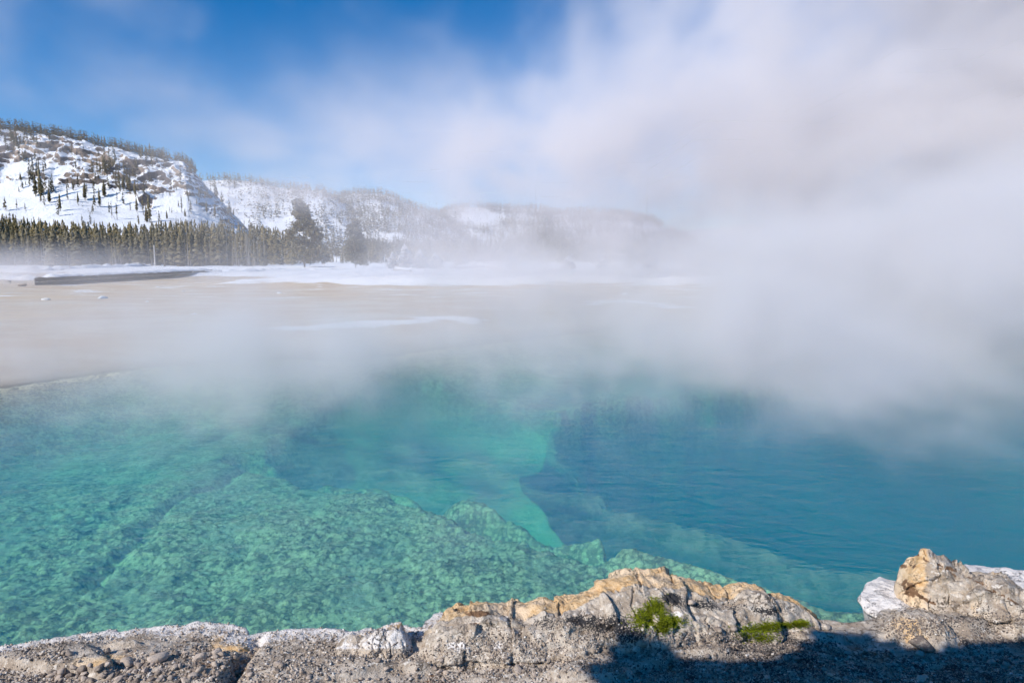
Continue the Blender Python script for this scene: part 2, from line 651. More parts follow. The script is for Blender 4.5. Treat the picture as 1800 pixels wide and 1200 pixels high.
def scatter_mesh(name, temps, pos, h, rot, kidx, mat, dust=None, fat=None, tintshift=None):
    """one mesh of many trees from unit templates"""
    VV, FF, TT, DD = [], [], [], []
    off = 0
    for ti, (V, F, T) in enumerate(temps):
        m = np.where(kidx == ti)[0]
        if not len(m):
            continue
        c, s = np.cos(rot[m])[:, None], np.sin(rot[m])[:, None]
        f = (fat[m] if fat is not None else np.ones(len(m)))[:, None]
        hh = h[m][:, None]
        x = (V[None, :, 0] * c - V[None, :, 1] * s) * hh * f + pos[m, 0:1]
        y = (V[None, :, 0] * s + V[None, :, 1] * c) * hh * f + pos[m, 1:2]
        z = V[None, :, 2] * hh + pos[m, 2:3]
        VV.append(np.stack([x, y, z], -1).reshape(-1, 3))
        n = len(V)
        FF.append((F[None] + (np.arange(len(m)) * n)[:, None, None] + off).reshape(-1, 3))
        off += n * len(m)
        ts = tintshift[m] if tintshift is not None else np.zeros(len(m))
        TT.append((T[None, :] + ts[:, None]).ravel())
        ds = dust[m] if dust is not None else np.zeros(len(m))
        DD.append((np.repeat(ds[:, None], n, 1) * (np.random.RandomState(ti).rand(len(m), n) > 0.72)).ravel())
    return mesh_np(name, np.concatenate(VV), np.concatenate(FF), mat, smooth_shade=False,
                   attrs={'tint': np.concatenate(TT), 'dusted': np.concatenate(DD)})


RS = np.random.RandomState(11)
T_FAR = [conifer(100 + i, 8, 0.26, 0.05, ragged=0.35) for i in range(6)]
T_MID = [conifer(200 + i, 42, 0.17, 0.08, ragged=0.6) for i in range(8)]
T_TRUNK = [(*spike(0.012, 0.002, 4, 0), np.zeros(8)) for i in range(1)]


def slope_pick(P, V, n, keep, vlo=0.03, vhi=1.02):
    """random points on a hill slope where keep(px, py) is true"""
    out = []
    tot = 0
    while tot < n:
        m = 4 * n
        i = RS.rand(m) * (P.shape[0] - 2)
        jmax = np.searchsorted(V[0], vhi)
        jmin = np.searchsorted(V[0], vlo)
        j = jmin + RS.rand(m) * (jmax - jmin - 1)
        i0, j0 = i.astype(int), j.astype(int)
        q = P[i0, j0] * (1 - (i - i0))[:, None] + P[i0 + 1, j0] * (i - i0)[:, None]
        q2 = P[i0, j0 + 1] * (1 - (i - i0))[:, None] + P[i0 + 1, j0 + 1] * (i - i0)[:, None]
        q = q * (1 - (j - j0))[:, None] + q2 * (j - j0)[:, None]
        px, py = project(q[:, 0], q[:, 1], q[:, 2])
        k = RS.rand(m) < keep(px, py, q)
        out.append(q[k])
        tot += k.sum()
        if len(out) > 60:
            break
    return np.concatenate(out)[:n]


def blob(px, py, cx, cy, rx, ry):
    return np.exp(-((px - cx) / rx) ** 2 - ((py - cy) / ry) ** 2)


def keep_b(px, py, q):
    n = fbm(q[:, 0] * 0.012, q[:, 1] * 0.012, 3.0, 4)
    top = np.interp(px, [280, 340, 450, 530, 590, 660], [330, 318, 320, 333, 346, 395])
    return np.clip(0.20 + 0.6 * (n > 0.12) + 1.0 * (py < top + 10) + 0.6 * (px > 560), 0, 1)


def keep_c(px, py, q):
    n = fbm(q[:, 0] * 0.012, q[:, 1] * 0.012, 6.0, 4)
    return np.clip(1.0 - 1.1 * (n > 0.24) * (py < 400) - 1.2 * (blob(px, py, 585, 419, 30, 7) > 0.4) - 1.2 * (blob(px, py, 690, 417, 26, 7) > 0.4), 0, 1)


def keep_d(px, py, q):
    n = fbm(q[:, 0] * 0.012, q[:, 1] * 0.012, 9.0, 4)
    b = blob(px, py, 845, 384, 44, 20)
    return np.clip(1.0 - 0.95 * (b + 0.5 * n > 0.45) - 0.9 * (n > 0.42), 0, 1)


def keep_e(px, py, q):
    n = fbm(q[:, 0] * 0.01, q[:, 1] * 0.01, 12.0, 4)
    b = np.maximum(blob(px, py, 1100, 400, 22, 7), blob(px, py, 1150, 405, 30, 8))
    return np.clip(1.0 - 1.0 * (b + 0.4 * n > 0.5) - 0.9 * (n > 0.42), 0, 1)


def keep_f(px, py, q):
    n = fbm(q[:, 0] * 0.008, q[:, 1] * 0.008, 15.0, 3)
    return np.clip(0.45 + 1.2 * n + 0.8 * (py > 425), 0, 1)


def keep_ridge(px, py, q):
    top = np.interp(px, [a for a, b in RIDGE_A], [b for a, b in RIDGE_A])
    return 1.0 * (py < top + 5) * (px < 345)


def forest(name, label, P, V, n, keep, hmin, hmax, vlo=0.03, vhi=1.02, temps=T_FAR, dust=0.15, tint=0.0):
    q = slope_pick(P, V, n, keep, vlo, vhi)
    m = len(q)
    me = scatter_mesh(name, temps, q - [0, 0, 0.4], hmin + (hmax - hmin) * RS.rand(m), RS.rand(m) * 6.28, RS.randint(0, len(temps), m),
                      M_NEEDLE, dust=dust * (RS.rand(m) > 0.5), fat=1.0 + 0.5 * RS.rand(m), tintshift=tint + 0.2 * RS.randn(m))
    obj(name, me, kind='stuff', label=label)


forest('forest', 'sparse far conifers on the second snowy hill', PB, VB, 2300, keep_b, 9, 17, tint=-0.25)
forest('forest', 'dense far wood covering the rounded hill in steam', PC, VC, 6000, keep_c, 9, 16, tint=-0.05)
forest('forest', 'dense far wood round the bare snow face', PD, VD, 7600, keep_d, 9, 17, tint=-0.05)
forest('forest', 'dense far wood on the dark hill with snow strips', PE, VE, 6000, keep_e, 9, 17, tint=-0.05)
forest('forest', 'far wood speckling the farthest long hill', PF, VF, 4200, keep_f, 8, 15)
forest('forest', 'row of small conifers along the ridge of the left hill', PA, VA, 1100, keep_ridge, 5, 13, 0.93, 1.14, T_FAR, 0.0, -0.1)


def keep_cliff(px, py, q):
    n = fbm(q[:, 0] * 0.03, q[:, 2] * 0.03, 8.0, 3)
    b = np.maximum.reduce([blob(px, py, 185, 300, 18, 26), blob(px, py, 222, 312, 14, 25), 0.8 * blob(px, py, 60, 300, 14, 30),
                           0.7 * blob(px, py, 40, 262, 30, 20), 0.5 * blob(px, py, 130, 320, 60, 16), 0.5 * blob(px, py, 265, 285, 14, 20)])
    return np.clip(b * (0.6 + 1.6 * n), 0, 1) + 0.03


forest('forest', 'dark conifers clinging to the cliffs of the left hill', PA, VA, 260, keep_cliff, 6, 15, 0.30, 0.95, T_MID, 0.05)

# small scattered saplings on the snow slope of the left hill
forest('forest', 'tiny saplings sprinkled over the snow slope of the left hill', PA, VA, 150,
       lambda px, py, q: 0.3 + 0.7 * (px > 250), 2.5, 5, 0.10, 0.56, T_FAR, 0.0)

# ------------------------------------------------------------------ trees that can be told apart
PROTO = {}


def crown_mesh(key, seed, nb, width, bare, ragged, dust=0.0, droop=0.35):
    V, F, T = conifer(seed, nb, width, bare, ragged=ragged, droop=droop)
    d = dust * (np.random.RandomState(seed).rand(len(V)) > 0.7)
    return mesh_np(key, V, F, M_NEEDLE, False, {'tint': T, 'dusted': d})


CROWNS = [crown_mesh('crown', 300 + i, 150, 0.11 + 0.02 * (i % 3), 0.08 + 0.05 * (i % 2), 0.6) for i in range(6)]
THIN = [crown_mesh('thin_crown', 330 + i, 60, 0.09, 0.25, 0.75) for i in range(3)]
DUSTY = [crown_mesh('dusted_crown', 360 + i, 150, 0.14 + 0.02 * (i % 3), 0.06, 0.6, 0.12) for i in range(4)]
def round_crown(seed, n):
    r = np.random.RandomState(seed)
    lobes = []
    for j in range(44):
        lz = 0.16 + 0.80 * ((j + 0.5) / 44.0)
        rr = (0.25 * (1 - lz) ** 0.55 + 0.02) * math.sqrt(r.rand())
        aa = r.rand() * 6.28
        lobes.append((rr * math.cos(aa), rr * math.sin(aa), lz, 0.0))
    V, F, T = [], [], []
    for i in range(n):
        lx, ly, lz, _ = lobes[r.randint(44)]
        w = 0.085 * (1.15 - 0.6 * lz)
        d = r.normal(size=3)
        d /= np.linalg.norm(d)
        c = np.array([lx, ly, lz]) + d * w * r.rand() ** 0.4 * np.array([1.5, 1.5, 0.7])
        for j in range(3):
            a = r.normal(size=3) * 0.009
            b = r.normal(size=3) * 0.012
            k = len(V)
            V += [c - a, c + a, c + b * 1.6]
            F.append((k, k + 1, k + 2))
            T += [0.2 + 0.5 * r.rand()] * 3
    V = np.array(V)
    return mesh_np('rounded_crown', V, np.array(F), M_NEEDLE, False, {'tint': np.array(T), 'dusted': 0.5 * (r.rand(len(V)) > 0.93)})


ROUND = [round_crown(380 + i, 2600) for i in range(2)]
TRUNK = mesh_np('trunk', *spike(0.013, 0.002, 7, 0.0, 0.97, 4), M_BARK)


def tree(loc, h, crown, label, group, fat=1.0, cat='tree', name='conifer_tree'):
    r = obj(name, None, loc=(loc[0], loc[1], loc[2] - 0.3), rz=RS.rand() * 6.28, label=label, cat=cat, group=group)
    r.scale = (h * fat, h * fat, h)
    obj('trunk', TRUNK, r)
    obj('crown', crown, r)
    return r


def px_height(v, npx):
    return npx * math.hypot(v.x * 0, v.y) / FPX


SLOPE = [(72, 352, 62, 0), (62, 345, 40, 0), (88, 356, 26, 0), (107, 371, 31, 1), (138, 355, 17, 1), (150, 352, 30, 0), (176, 363, 31, 0),
         (164, 373, 14, 1), (184, 345, 30, 0), (205, 386, 29, 2), (197, 384, 16, 2), (241, 373, 26, 1), (252, 378, 34, 2), (263, 391, 48, 0), (258, 391, 30, 1),
         (238, 345, 30, 0), (298, 374, 12, 2), (302, 376, 10, 2), (314, 363, 12, 1), (320, 373, 31, 2), (325, 381, 15, 0), (345, 360, 13, 1),
         (350, 352, 26, 2), (360, 349, 14, 1), (363, 375, 22, 0), (378, 382, 24, 0), (329, 345, 14, 0), (334, 346, 11, 0), (410, 378, 14, 0),
         (298, 345, 9, 1), (310, 334, 8, 1), (318, 326, 8, 1), (293, 385, 15, 0), (244, 396, 16, 0), (226, 332, 24, 0), (218, 335, 28, 0),
         (33, 338, 10, 1), (45, 326, 8, 1), (36, 315, 14, 1), (95, 338, 14, 1), (128, 332, 14, 1)]
for i, (px, py, hp, kind) in enumerate(SLOPE):
    v = spot_a(px, py)
    h = px_height(v, hp)
    if hp >= 45:
        lab = ('tallest dark fir on the left of the snow slope, below the cliff' if px < 70 + 5 and px > 65 else
               'tall dark fir in the middle of the snow slope above the forest')
        grp = 'large firs on the snow slope of the left hill'
    else:
        lab = ('dark conifer standing alone on the snow slope of the left hill', 'small dark conifer on the snow slope of the left hill',
               'thin, almost bare conifer on the snow slope of the left hill')[kind]
        grp = 'conifers scattered on the snow slope of the left hill'
    tree(v, h, (THIN[i % 3] if kind == 2 else CROWNS[i % 6]), lab, grp, 1.55 if hp < 45 else 1.2)

# the wood at the foot of the left hill: front trees singly, the rest as one mass
def flat_z(x, y):
    return 0.3


n_front = 0
for row in range(3):
    for px in np.arange(-30, 470, 9.0):
        px = px + RS.uniform(-4, 4)
        Y = 150 + row * 22 + RS.uniform(-8, 8) + max(0, px - 300) * 0.12
        x = ray(px, 455)[0] * Y
        top = np.interp(px, [-30, 0, 60, 120, 200, 300, 380, 460], [392, 392, 400, 402, 404, 402, 402, 420]) + RS.uniform(-8, 20)
        h = (CAM_Z - 0.3) + (453 - top) / FPX * Y
        h = max(3.0, h)
        bushy = RS.rand() < 0.75
        zone = ('left of the boardwalk' if px < 65 else 'behind the boardwalk\'s left half' if px < 205 else
                'behind the boardwalk\'s right half' if px < 352 else 'right of the boardwalk')
        rank = ('in the foremost rank', 'in the second rank', 'in the third rank')[row]
        tree((x, Y, 0.3), h, DUSTY[RS.randint(4)] if bushy else THIN[RS.randint(3)],
             ('bushy olive' if bushy else 'thin sparse') + ' pine %s of the wood, %s' % (rank, zone),
             'front trees of the dense wood at the foot of the left hill', fat=RS.uniform(1.3, 2.1))
        n_front += 1

m = 1500
px = RS.uniform(-60, 520, m)
Y = 190 + 240 * RS.rand(m) ** 0.8
X = np.array([ray(a, 455)[0] for a in px]) * Y
top = np.interp(px, [-60, 0, 40, 120, 200, 260, 330, 430, 520], [378, 376, 384, 392, 398, 396, 392, 396, 410]) + RS.uniform(-8, 34, m)
hh = np.clip(2.1 + (453 - top) / FPX * Y, 4, 22)
me = scatter_mesh('forest', T_MID, np.stack([X, Y, 0 * X], -1), hh, RS.rand(m) * 6.28, RS.randint(0, 8, m), M_NEEDLE,
                  dust=0.5 * (RS.rand(m) > 0.8), fat=1.2 + 0.6 * RS.rand(m), tintshift=0.25 * RS.randn(m) + 0.25)
obj('forest', me, kind='stuff', label='dense olive wood at the foot of the left hill')
# dead grey trunks among the wood
m = 260
px = RS.uniform(-60, 470, m)
Y = RS.uniform(147, 215, m)
X = np.array([ray(a, 455)[0] for a in px]) * Y
me = scatter_mesh('dead_trunks', T_TRUNK, np.stack([X, Y, 0 * X], -1), RS.uniform(4, 10, m), RS.rand(m) * 6.28, np.zeros(m, int), M_DEADWOOD)
obj('dead_trunk_thicket', me, kind='stuff', label='thin grey dead trunks standing through the wood')

# the hazy wood below the middle hills
m = 2300
px = RS.uniform(440, 1420, m)
Y = 260 + 480 * RS.rand(m) ** 0.8
X = np.array([ray(a, 455)[0] for a in px]) * Y
gap = (np.maximum(blob(px, 0, 585, 0, 26, 1), blob(px, 0, 690, 0, 24, 1)) > 0.4) & (Y > 380)
top = np.interp(px, [440, 500, 600, 700, 800, 950, 1100, 1250, 1420], [404, 425, 428, 425, 420, 418, 420, 432, 440]) + RS.uniform(-6, 30, m)
hh = np.clip(2.1 + (453 - top) / FPX * Y, 4, 17)
k = ~gap
me = scatter_mesh('forest', T_MID, np.stack([X, Y, 0 * X], -1)[k], hh[k], RS.rand(m)[k] * 6.28, RS.randint(0, 8, m)[k], M_NEEDLE,
                  dust=0.3 * (RS.rand(m)[k] > 0.6), fat=(1.1 + 0.6 * RS.rand(m))[k], tintshift=(0.25 * RS.randn(m) + 0.2)[k])
obj('forest', me, kind='stuff', label='pale wood below the middle hills, seen through steam')

# larger trees that stand out of the steam
for px, base, hp, fat, cr, lab in (
        (535, 462, 128, 1.0, ROUND[0], 'big bushy pine looming pale in the steam before the second hill'),
        (625, 462, 95, 0.8, ROUND[1], 'slimmer bushy pine fading in steam right of the big one'),
        (808, 464, 42, 1.3, ROUND[1], 'short round-topped pine behind the snow bank and fallen logs'),
        (716, 465, 30, 0.8, CROWNS[1], 'small olive fir beside the frosted white thicket'),
        (444, 462, 60, 0.9, THIN[1], 'thin bare pine at the right end of the dense wood'),
        (1105, 468, 40, 1.2, ROUND[0], 'faint round pine behind the far snow bank on the right')):
    Y = 118.0
    x = ray(px, 455)[0] * Y
    tree((x, Y, 0.4), px_height(Vector((x, Y, 0)), hp), cr, lab, 'larger trees standing behind the snow bank', fat)
# ------------------------------------------------------------------ pool bed
def _bed(k):
    p = wpos(k)
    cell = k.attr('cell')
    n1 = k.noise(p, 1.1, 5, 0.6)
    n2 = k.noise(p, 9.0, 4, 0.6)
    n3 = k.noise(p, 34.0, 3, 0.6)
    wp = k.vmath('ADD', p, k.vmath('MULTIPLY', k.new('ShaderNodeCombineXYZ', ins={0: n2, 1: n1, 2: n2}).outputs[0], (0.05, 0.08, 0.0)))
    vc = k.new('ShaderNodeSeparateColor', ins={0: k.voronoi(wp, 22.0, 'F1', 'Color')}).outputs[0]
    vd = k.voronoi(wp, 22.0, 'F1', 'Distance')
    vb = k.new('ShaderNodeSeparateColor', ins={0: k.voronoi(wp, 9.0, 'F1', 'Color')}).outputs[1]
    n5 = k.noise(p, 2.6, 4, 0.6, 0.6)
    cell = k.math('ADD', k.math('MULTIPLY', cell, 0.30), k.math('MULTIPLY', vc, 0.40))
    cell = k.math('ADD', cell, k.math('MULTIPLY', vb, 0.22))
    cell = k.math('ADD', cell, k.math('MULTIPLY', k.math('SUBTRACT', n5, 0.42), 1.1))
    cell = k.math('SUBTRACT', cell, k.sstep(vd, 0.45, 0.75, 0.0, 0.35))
    c = k.mix(k.sstep(cell, 0.12, 0.78), (0.19, 0.195, 0.15), (0.84, 0.79, 0.54))  # cobble tones; the pale and dark cells also paint in ripple caustics
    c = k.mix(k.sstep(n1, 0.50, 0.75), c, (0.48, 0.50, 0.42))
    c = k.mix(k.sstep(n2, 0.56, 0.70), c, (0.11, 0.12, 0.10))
    c = k.mix(k.sstep(n3, 0.60, 0.74), c, (0.92, 0.86, 0.48))  # pale yellow spots painted in as light glints
    c = k.mix(k.attr('silt'), c, (0.74, 0.77, 0.72))
    h = k.math('ADD', n2, k.math('MULTIPLY', n3, 0.5))
    return c, k.bump(h, 0.8, 0.03), None


M_BED = principled('cobbled_bed_painted_glints', None, 0.9, _bed, spec=0.2)

BASIN = np.array(plan([(455, 812), (520, 760), (600, 728), (740, 705), (900, 715), (1000, 740), (1040, 860), (1090, 955), (1060, 985), (960, 962), (850, 905), (740, 872), (640, 850), (540, 838)], -1.0))
HOLE = np.array(plan([(925, 768), (965, 742), (1080, 722), (1250, 700), (1500, 660), (1800, 640), (2300, 660), (2500, 900), (2300, 1120), (1800, 1150), (1650, 1150),
                      (1520, 1150), (1430, 1140), (1330, 1088), (1220, 1060), (1120, 1022), (1066, 982), (1045, 945), (1005, 890), (950, 815)], -1.0))
CRACK1 = plan([(430, 792), (480, 812), (560, 838), (660, 856), (700, 868), (790, 905), (870, 935), (950, 968), (1040, 990)], -0.9)
CRACK2 = plan([(500, 762), (460, 793), (390, 840), (310, 880), (255, 940), (210, 1000), (150, 1060)], -0.9)
CRACK3 = plan([(770, 905), (830, 890), (880, 905), (930, 935)], -1.2)

bx = axis(0, 6.2, 0.030, 30, 1.045)
bx = np.concatenate([-bx[:0:-1], bx])
by = axis(3.5, 8.6, 0.027, 31, 1.025)
BX, BY = np.meshgrid(bx, by, indexing='ij')
wx = BX + 0.22 * fbm(BX * 0.9, BY * 0.9, 1.0, 4)
wy = BY + 0.22 * fbm(BX * 0.9, BY * 0.9, 5.0, 4)
qx_ = BX + 0.30 * fbm(BX * 0.7, BY * 0.7, 1.0, 2, gain=0.35)
qy_ = BY + 0.30 * fbm(BX * 0.7, BY * 0.7, 5.0, 2, gain=0.35)
s_pool = poly_sd(BX, BY, POOL)
s_basin = poly_sd(qx_, qy_, BASIN)
s_hole = poly_sd(qx_, qy_, HOLE)
depth = 0.72 + 0.25 * smooth(5, 12, BY) + 0.22 * fbm(BX * 0.35, BY * 0.35, 2.0, 4)
basin = smooth(0.12, -0.7, s_basin)
hole = smooth(0.12, -0.65, s_hole)
depth += 1.05 * basin + 0.25 * basin * fbm(BX * 0.6, BY * 0.6, 3.0, 3)
hole_d = 9.0 + 0.8 * fbm(BX * 0.3, BY * 0.3, 8.0, 3)
lip = smooth(0.5, 0.0, np.abs(s_hole)) * 0.2
depth = depth * (1 - hole) + hole_d * hole - lip * (1 - hole)
for ck, wd, dp in ((CRACK1, 0.20, 0.75), (CRACK2, 0.10, 0.14), (CRACK3, 0.28, 0.8)):
    dd = line_d(wx, wy, ck)
    depth += dp * np.exp(-(dd / wd) ** 2) * (1 - hole) * (0.6 + 0.9 * np.clip(fbm(BX * 1.1, BY * 1.1, 4.4, 3) + 0.4, 0, 1))
# the far shore comes up gently, the near rim stays steep
ysh = smooth(0.0, -2.2, s_pool)
shelf = np.where(BY > 8.5, ysh, 1.0)
depth = depth * shelf + (-0.02) * (1 - shelf)
# cobbles
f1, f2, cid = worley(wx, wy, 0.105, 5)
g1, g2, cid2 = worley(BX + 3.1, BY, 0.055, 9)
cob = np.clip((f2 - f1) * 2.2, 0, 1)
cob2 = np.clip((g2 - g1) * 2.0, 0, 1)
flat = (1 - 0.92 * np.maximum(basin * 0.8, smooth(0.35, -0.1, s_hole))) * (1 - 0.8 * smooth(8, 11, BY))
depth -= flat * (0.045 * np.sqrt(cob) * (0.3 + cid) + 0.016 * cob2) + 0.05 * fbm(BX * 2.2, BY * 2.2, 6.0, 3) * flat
bed_z = -depth
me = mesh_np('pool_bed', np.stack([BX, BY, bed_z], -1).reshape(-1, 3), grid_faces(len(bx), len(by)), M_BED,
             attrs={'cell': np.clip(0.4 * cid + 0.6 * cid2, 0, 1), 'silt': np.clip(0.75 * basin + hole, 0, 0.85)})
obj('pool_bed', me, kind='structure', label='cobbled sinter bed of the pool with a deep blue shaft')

# ------------------------------------------------------------------ water
def make_water():
    m, k, out = material('hot_spring_water')
    p = wpos(k)
    mp = k.new('ShaderNodeMapping', ins={0: p})
    mp.inputs['Scale'].default_value = (0.55, 1.0, 1.0)
    mp.inputs['Rotation'].default_value = (0, 0, math.radians(-9))
    n1 = k.noise(mp.outputs[0], 4.5, 3, 0.55, 0.6)
    n2 = k.noise(mp.outputs[0], 13.0, 3, 0.55, 0.4)
    n3 = k.noise(p, 0.6, 2, 0.5)
    h = k.math('ADD', n1, k.math('MULTIPLY', n2, 0.35))
    h = k.math('MULTIPLY', h, k.sstep(n3, 0.3, 0.7, 0.55, 1.2))
    nrm = k.bump(h, 1.0, 0.027)
    lw = k.new('ShaderNodeLayerWeight', ins={'Blend': 0.5, 'Normal': nrm})
    fr = k.math('ADD', k.math('MULTIPLY', k.math('POWER', lw.outputs['Facing'], 5.0), 0.55), 0.012)
    gl = k.new('ShaderNodeBsdfGlossy', ins={'Roughness': 0.04, 'Normal': nrm})
    tr = k.new('ShaderNodeBsdfTransparent')
    rf = k.new('ShaderNodeBsdfRefraction', ins={'Roughness': 0.0, 'IOR': 1.33, 'Normal': nrm})
    tm = k.new('ShaderNodeMixShader', ins={0: 0.26, 1: tr.outputs[0], 2: rf.outputs[0]})
    mx = k.new('ShaderNodeMixShader', ins={0: fr, 1: tm.outputs[0], 2: gl.outputs[0]})
    k.l.new(mx.outputs[0], out.inputs['Surface'])
    ab = k.new('ShaderNodeVolumeAbsorption', ins={'Color': (0.0, 0.89, 0.84, 1), 'Density': 0.40})
    scv = k.new('ShaderNodeVolumeScatter', ins={'Color': (0.01, 0.35, 0.95, 1), 'Density': 0.19, 'Anisotropy': 0.0})
    av = k.new('ShaderNodeAddShader', ins={0: ab.outputs[0], 1: scv.outputs[0]})
    k.l.new(av.outputs[0], out.inputs['Volume'])
    return m


M_WATER = make_water()
WP = np.array(POOL)
nW = len(WP)
verts = [(x, y, 0.0) for x, y in WP] + [(x, y, -13.0) for x, y in WP]
faces = [tuple(range(nW))[::-1], tuple(range(nW, 2 * nW))]
for i in range(nW):
    j = (i + 1) % nW
    faces.append((i, j, nW + j, nW + i))
wm = bpy.data.meshes.new('water')
wm.from_pydata(verts, [], faces)
wm.update()
import bmesh
bm = bmesh.new()
bm.from_mesh(wm)
bmesh.ops.recalc_face_normals(bm, faces=bm.faces[:])
bm.to_mesh(wm)
bm.free()
wm.materials.append(M_WATER)
obj('water', wm, kind='structure', label='clear turquoise water of the hot pool turning deep blue on the right')
# ------------------------------------------------------------------ near shore
def rock_color(k, tan_attr=True):
    """shared look of the sinter: grey white crust, tan faces, black lichen, by attributes"""
    p = wpos(k)
    n0 = k.noise(p, 3.0, 5, 0.6)
    n1 = k.noise(p, 9.0, 6, 0.65)
    n2 = k.noise(p, 32.0, 5, 0.65)
    n3 = k.noise(p, 120.0, 3, 0.6)
    c = k.mix(k.sstep(n1, 0.38, 0.62), (0.38, 0.30, 0.225), (0.62, 0.53, 0.43))
    c = k.mix(k.sstep(n2, 0.54, 0.66), c, (0.74, 0.67, 0.58))
    t = k.math('ADD', k.attr('tan'), k.math('MULTIPLY', k.math('SUBTRACT', n1, 0.5), 0.9))
    tanc = k.mix(k.sstep(n2, 0.35, 0.65), (0.60, 0.37, 0.17), (0.74, 0.53, 0.31))
    tanc = k.mix(k.sstep(n0, 0.45, 0.62), tanc, (0.78, 0.60, 0.41))
    c = k.mix(k.sstep(t, 0.42, 0.60), c, tanc)
    w = k.math('ADD', k.attr('white'), k.math('MULTIPLY', k.math('SUBTRACT', n2, 0.5), 1.1))
    c = k.mix(k.sstep(w, 0.42, 0.66), c, k.mix(n2, (0.74, 0.66, 0.60), (0.90, 0.86, 0.81)))
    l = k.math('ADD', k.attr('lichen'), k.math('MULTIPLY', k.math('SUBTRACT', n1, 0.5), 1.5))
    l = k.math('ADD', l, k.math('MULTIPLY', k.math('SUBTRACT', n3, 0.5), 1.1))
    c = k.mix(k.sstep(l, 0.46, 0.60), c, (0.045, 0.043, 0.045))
    c = k.mix(k.sstep(n3, 0.60, 0.72), c, (0.12, 0.10, 0.085))
    b = k.math('ADD', k.attr('brown'), k.math('MULTIPLY', k.math('SUBTRACT', n2, 0.5), 1.2))
    c = k.mix(k.sstep(b, 0.45, 0.62), c, (0.20, 0.115, 0.065))
    cr = k.voronoi(k.vmath('ADD', p, k.vmath('MULTIPLY', k.new('ShaderNodeCombineXYZ', ins={0: n1, 1: n2, 2: n0}).outputs[0], (0.25, 0.25, 0.25))), 6.5, 'DISTANCE_TO_EDGE')
    crack = k.math('MULTIPLY', k.sstep(cr, 0.022, 0.004), k.sstep(n0, 0.46, 0.56))
    c = k.mix(k.math('MULTIPLY', crack, 0.8), c, (0.07, 0.045, 0.03))
    h = k.math('ADD', k.math('MULTIPLY', n2, 0.6), k.math('MULTIPLY', n3, 0.35))
    h = k.math('ADD', h, n1)
    h = k.math('SUBTRACT', h, k.math('MULTIPLY', crack, 0.8))
    return c, k.bump(h, 0.9, 0.022), None


M_ROCK = principled('weathered_sinter_rock', None, 0.92, rock_color, spec=0.2)
ZR = 0.13
EDGE = plan([(-400, 1176), (-200, 1160), (-60, 1146), (0, 1138), (60, 1128), (140, 1116), (200, 1109), (209, 1113), (232, 1107), (262, 1101), (300, 1103),
             (350, 1095), (400, 1098), (434, 1105), (440, 1117), (456, 1113), (520, 1107), (575, 1106), (625, 1112), (660, 1106), (720, 1100), (742, 1106), (760, 1080),
             (900, 1075), (1040, 1055), (1120, 1032), (1230, 1042), (1330, 1052), (1400, 1074), (1440, 1090), (1485, 1096), (1530, 1090), (1560, 1070),
             (1600, 1050), (1700, 1045), (1800, 1040), (1950, 1020), (2200, 1000)], ZR)
LAND = np.array(EDGE + [(6.0, 0.5), (-6.0, 0.5)])
sx = np.arange(-4.3, 4.3, 0.0135)
sy = np.arange(2.35, 5.45, 0.0125)
SX, SY = np.meshgrid(sx, sy, indexing='ij')
scal = 0.030 * fbm(SX * 6, SY * 6, 1.0, 4) + 0.010 * np.abs(fbm(SX * 18, SY * 18, 2.0, 2))
s_land = poly_sd(SX, SY, LAND) + scal          # negative on land
inl = -s_land


def shore_z(X, Y, inland):
    base = ZR + 0.02 * smooth(0.0, 0.15, inland) + 0.055 * np.clip(inland, 0, 3)
    lump = 0.035 * fbm(X * 1.8, Y * 2.4, 3.0, 5) * smooth(0.02, 0.3, inland)
    step = 0.045 * smooth(0.0, 0.10, fbm(X * 1.1 + 4, Y * 2.6, 9.0, 3)) * smooth(0.1, 0.35, inland)
    return base + lump + step


SZ = shore_z(SX, SY, inl)
SZ += 0.010 * fbm(SX * 12, SY * 12, 4.0, 4)
SZ += 0.016 * np.abs(fbm(SX * 16, SY * 16, 8.0, 4)) * smooth(0.45, 0.0, inl)
# a tan slab with a broken right edge, and the gullies right of it
ga, gb = at(455, 1108, 0.15), at(395, 1200, 0.25)
gd = line_d(SX, SY, [(ga.x, ga.y), tuple(at(447, 1140, 0.18)[:2]), (gb.x, gb.y)])
SZ -= 0.05 * np.exp(-(gd / 0.035) ** 2) * smooth(0, 0.1, inl)
left_of = smooth(0.0, -0.05, SX - np.interp(SY, [gb.y, ga.y], [gb.x, ga.x]))
SZ += 0.035 * left_of * smooth(0.05, 0.5, inl) * smooth(0, -1.2, SX)
edge_drop = smooth(0.0, -0.055, inl)
SZ = SZ - 0.85 * edge_drop + 0.012 * smooth(0.05, 0.0, np.abs(inl - 0.02))
white = np.clip(1.15 - inl / (0.26 + 0.16 * fbm(SX * 2, SY * 2, 6.0, 3)), 0, 1) * (SX < 1.7)
tanm = np.zeros_like(SX)
for cx, cy, rx, ry, a in ((410, 1130, 42, 16, 1.1), (165, 1163, 45, 9, 0.9), (200, 1155, 30, 7, 0.7), (120, 1170, 50, 8, 0.6), (620, 1128, 40, 14, 0.7), (560, 1150, 60, 12, 0.35), (1480, 1100, 30, 10, 0.4)):
    qx, qy = project(SX, SY, SZ)
    tanm = np.maximum(tanm, a * np.exp(-((qx - cx) / rx) ** 4 - ((qy - cy) / ry) ** 4))
lich_shade = np.clip(0.52 * smooth(0.2, 0.9, SX) * smooth(0.15, 0.45, inl) + 0.25 * fbm(SX * 1.5, SY * 1.5, 7.0, 3), 0, 1)  # lichen and dark gravel, darkened further on the right to deepen the shade
brown = np.clip(0.5 * smooth(0.1, 0.4, fbm(SX * 2.2, SY * 2.2, 12.0, 3)), 0, 1)
sf = grid_faces(len(sx), len(sy))
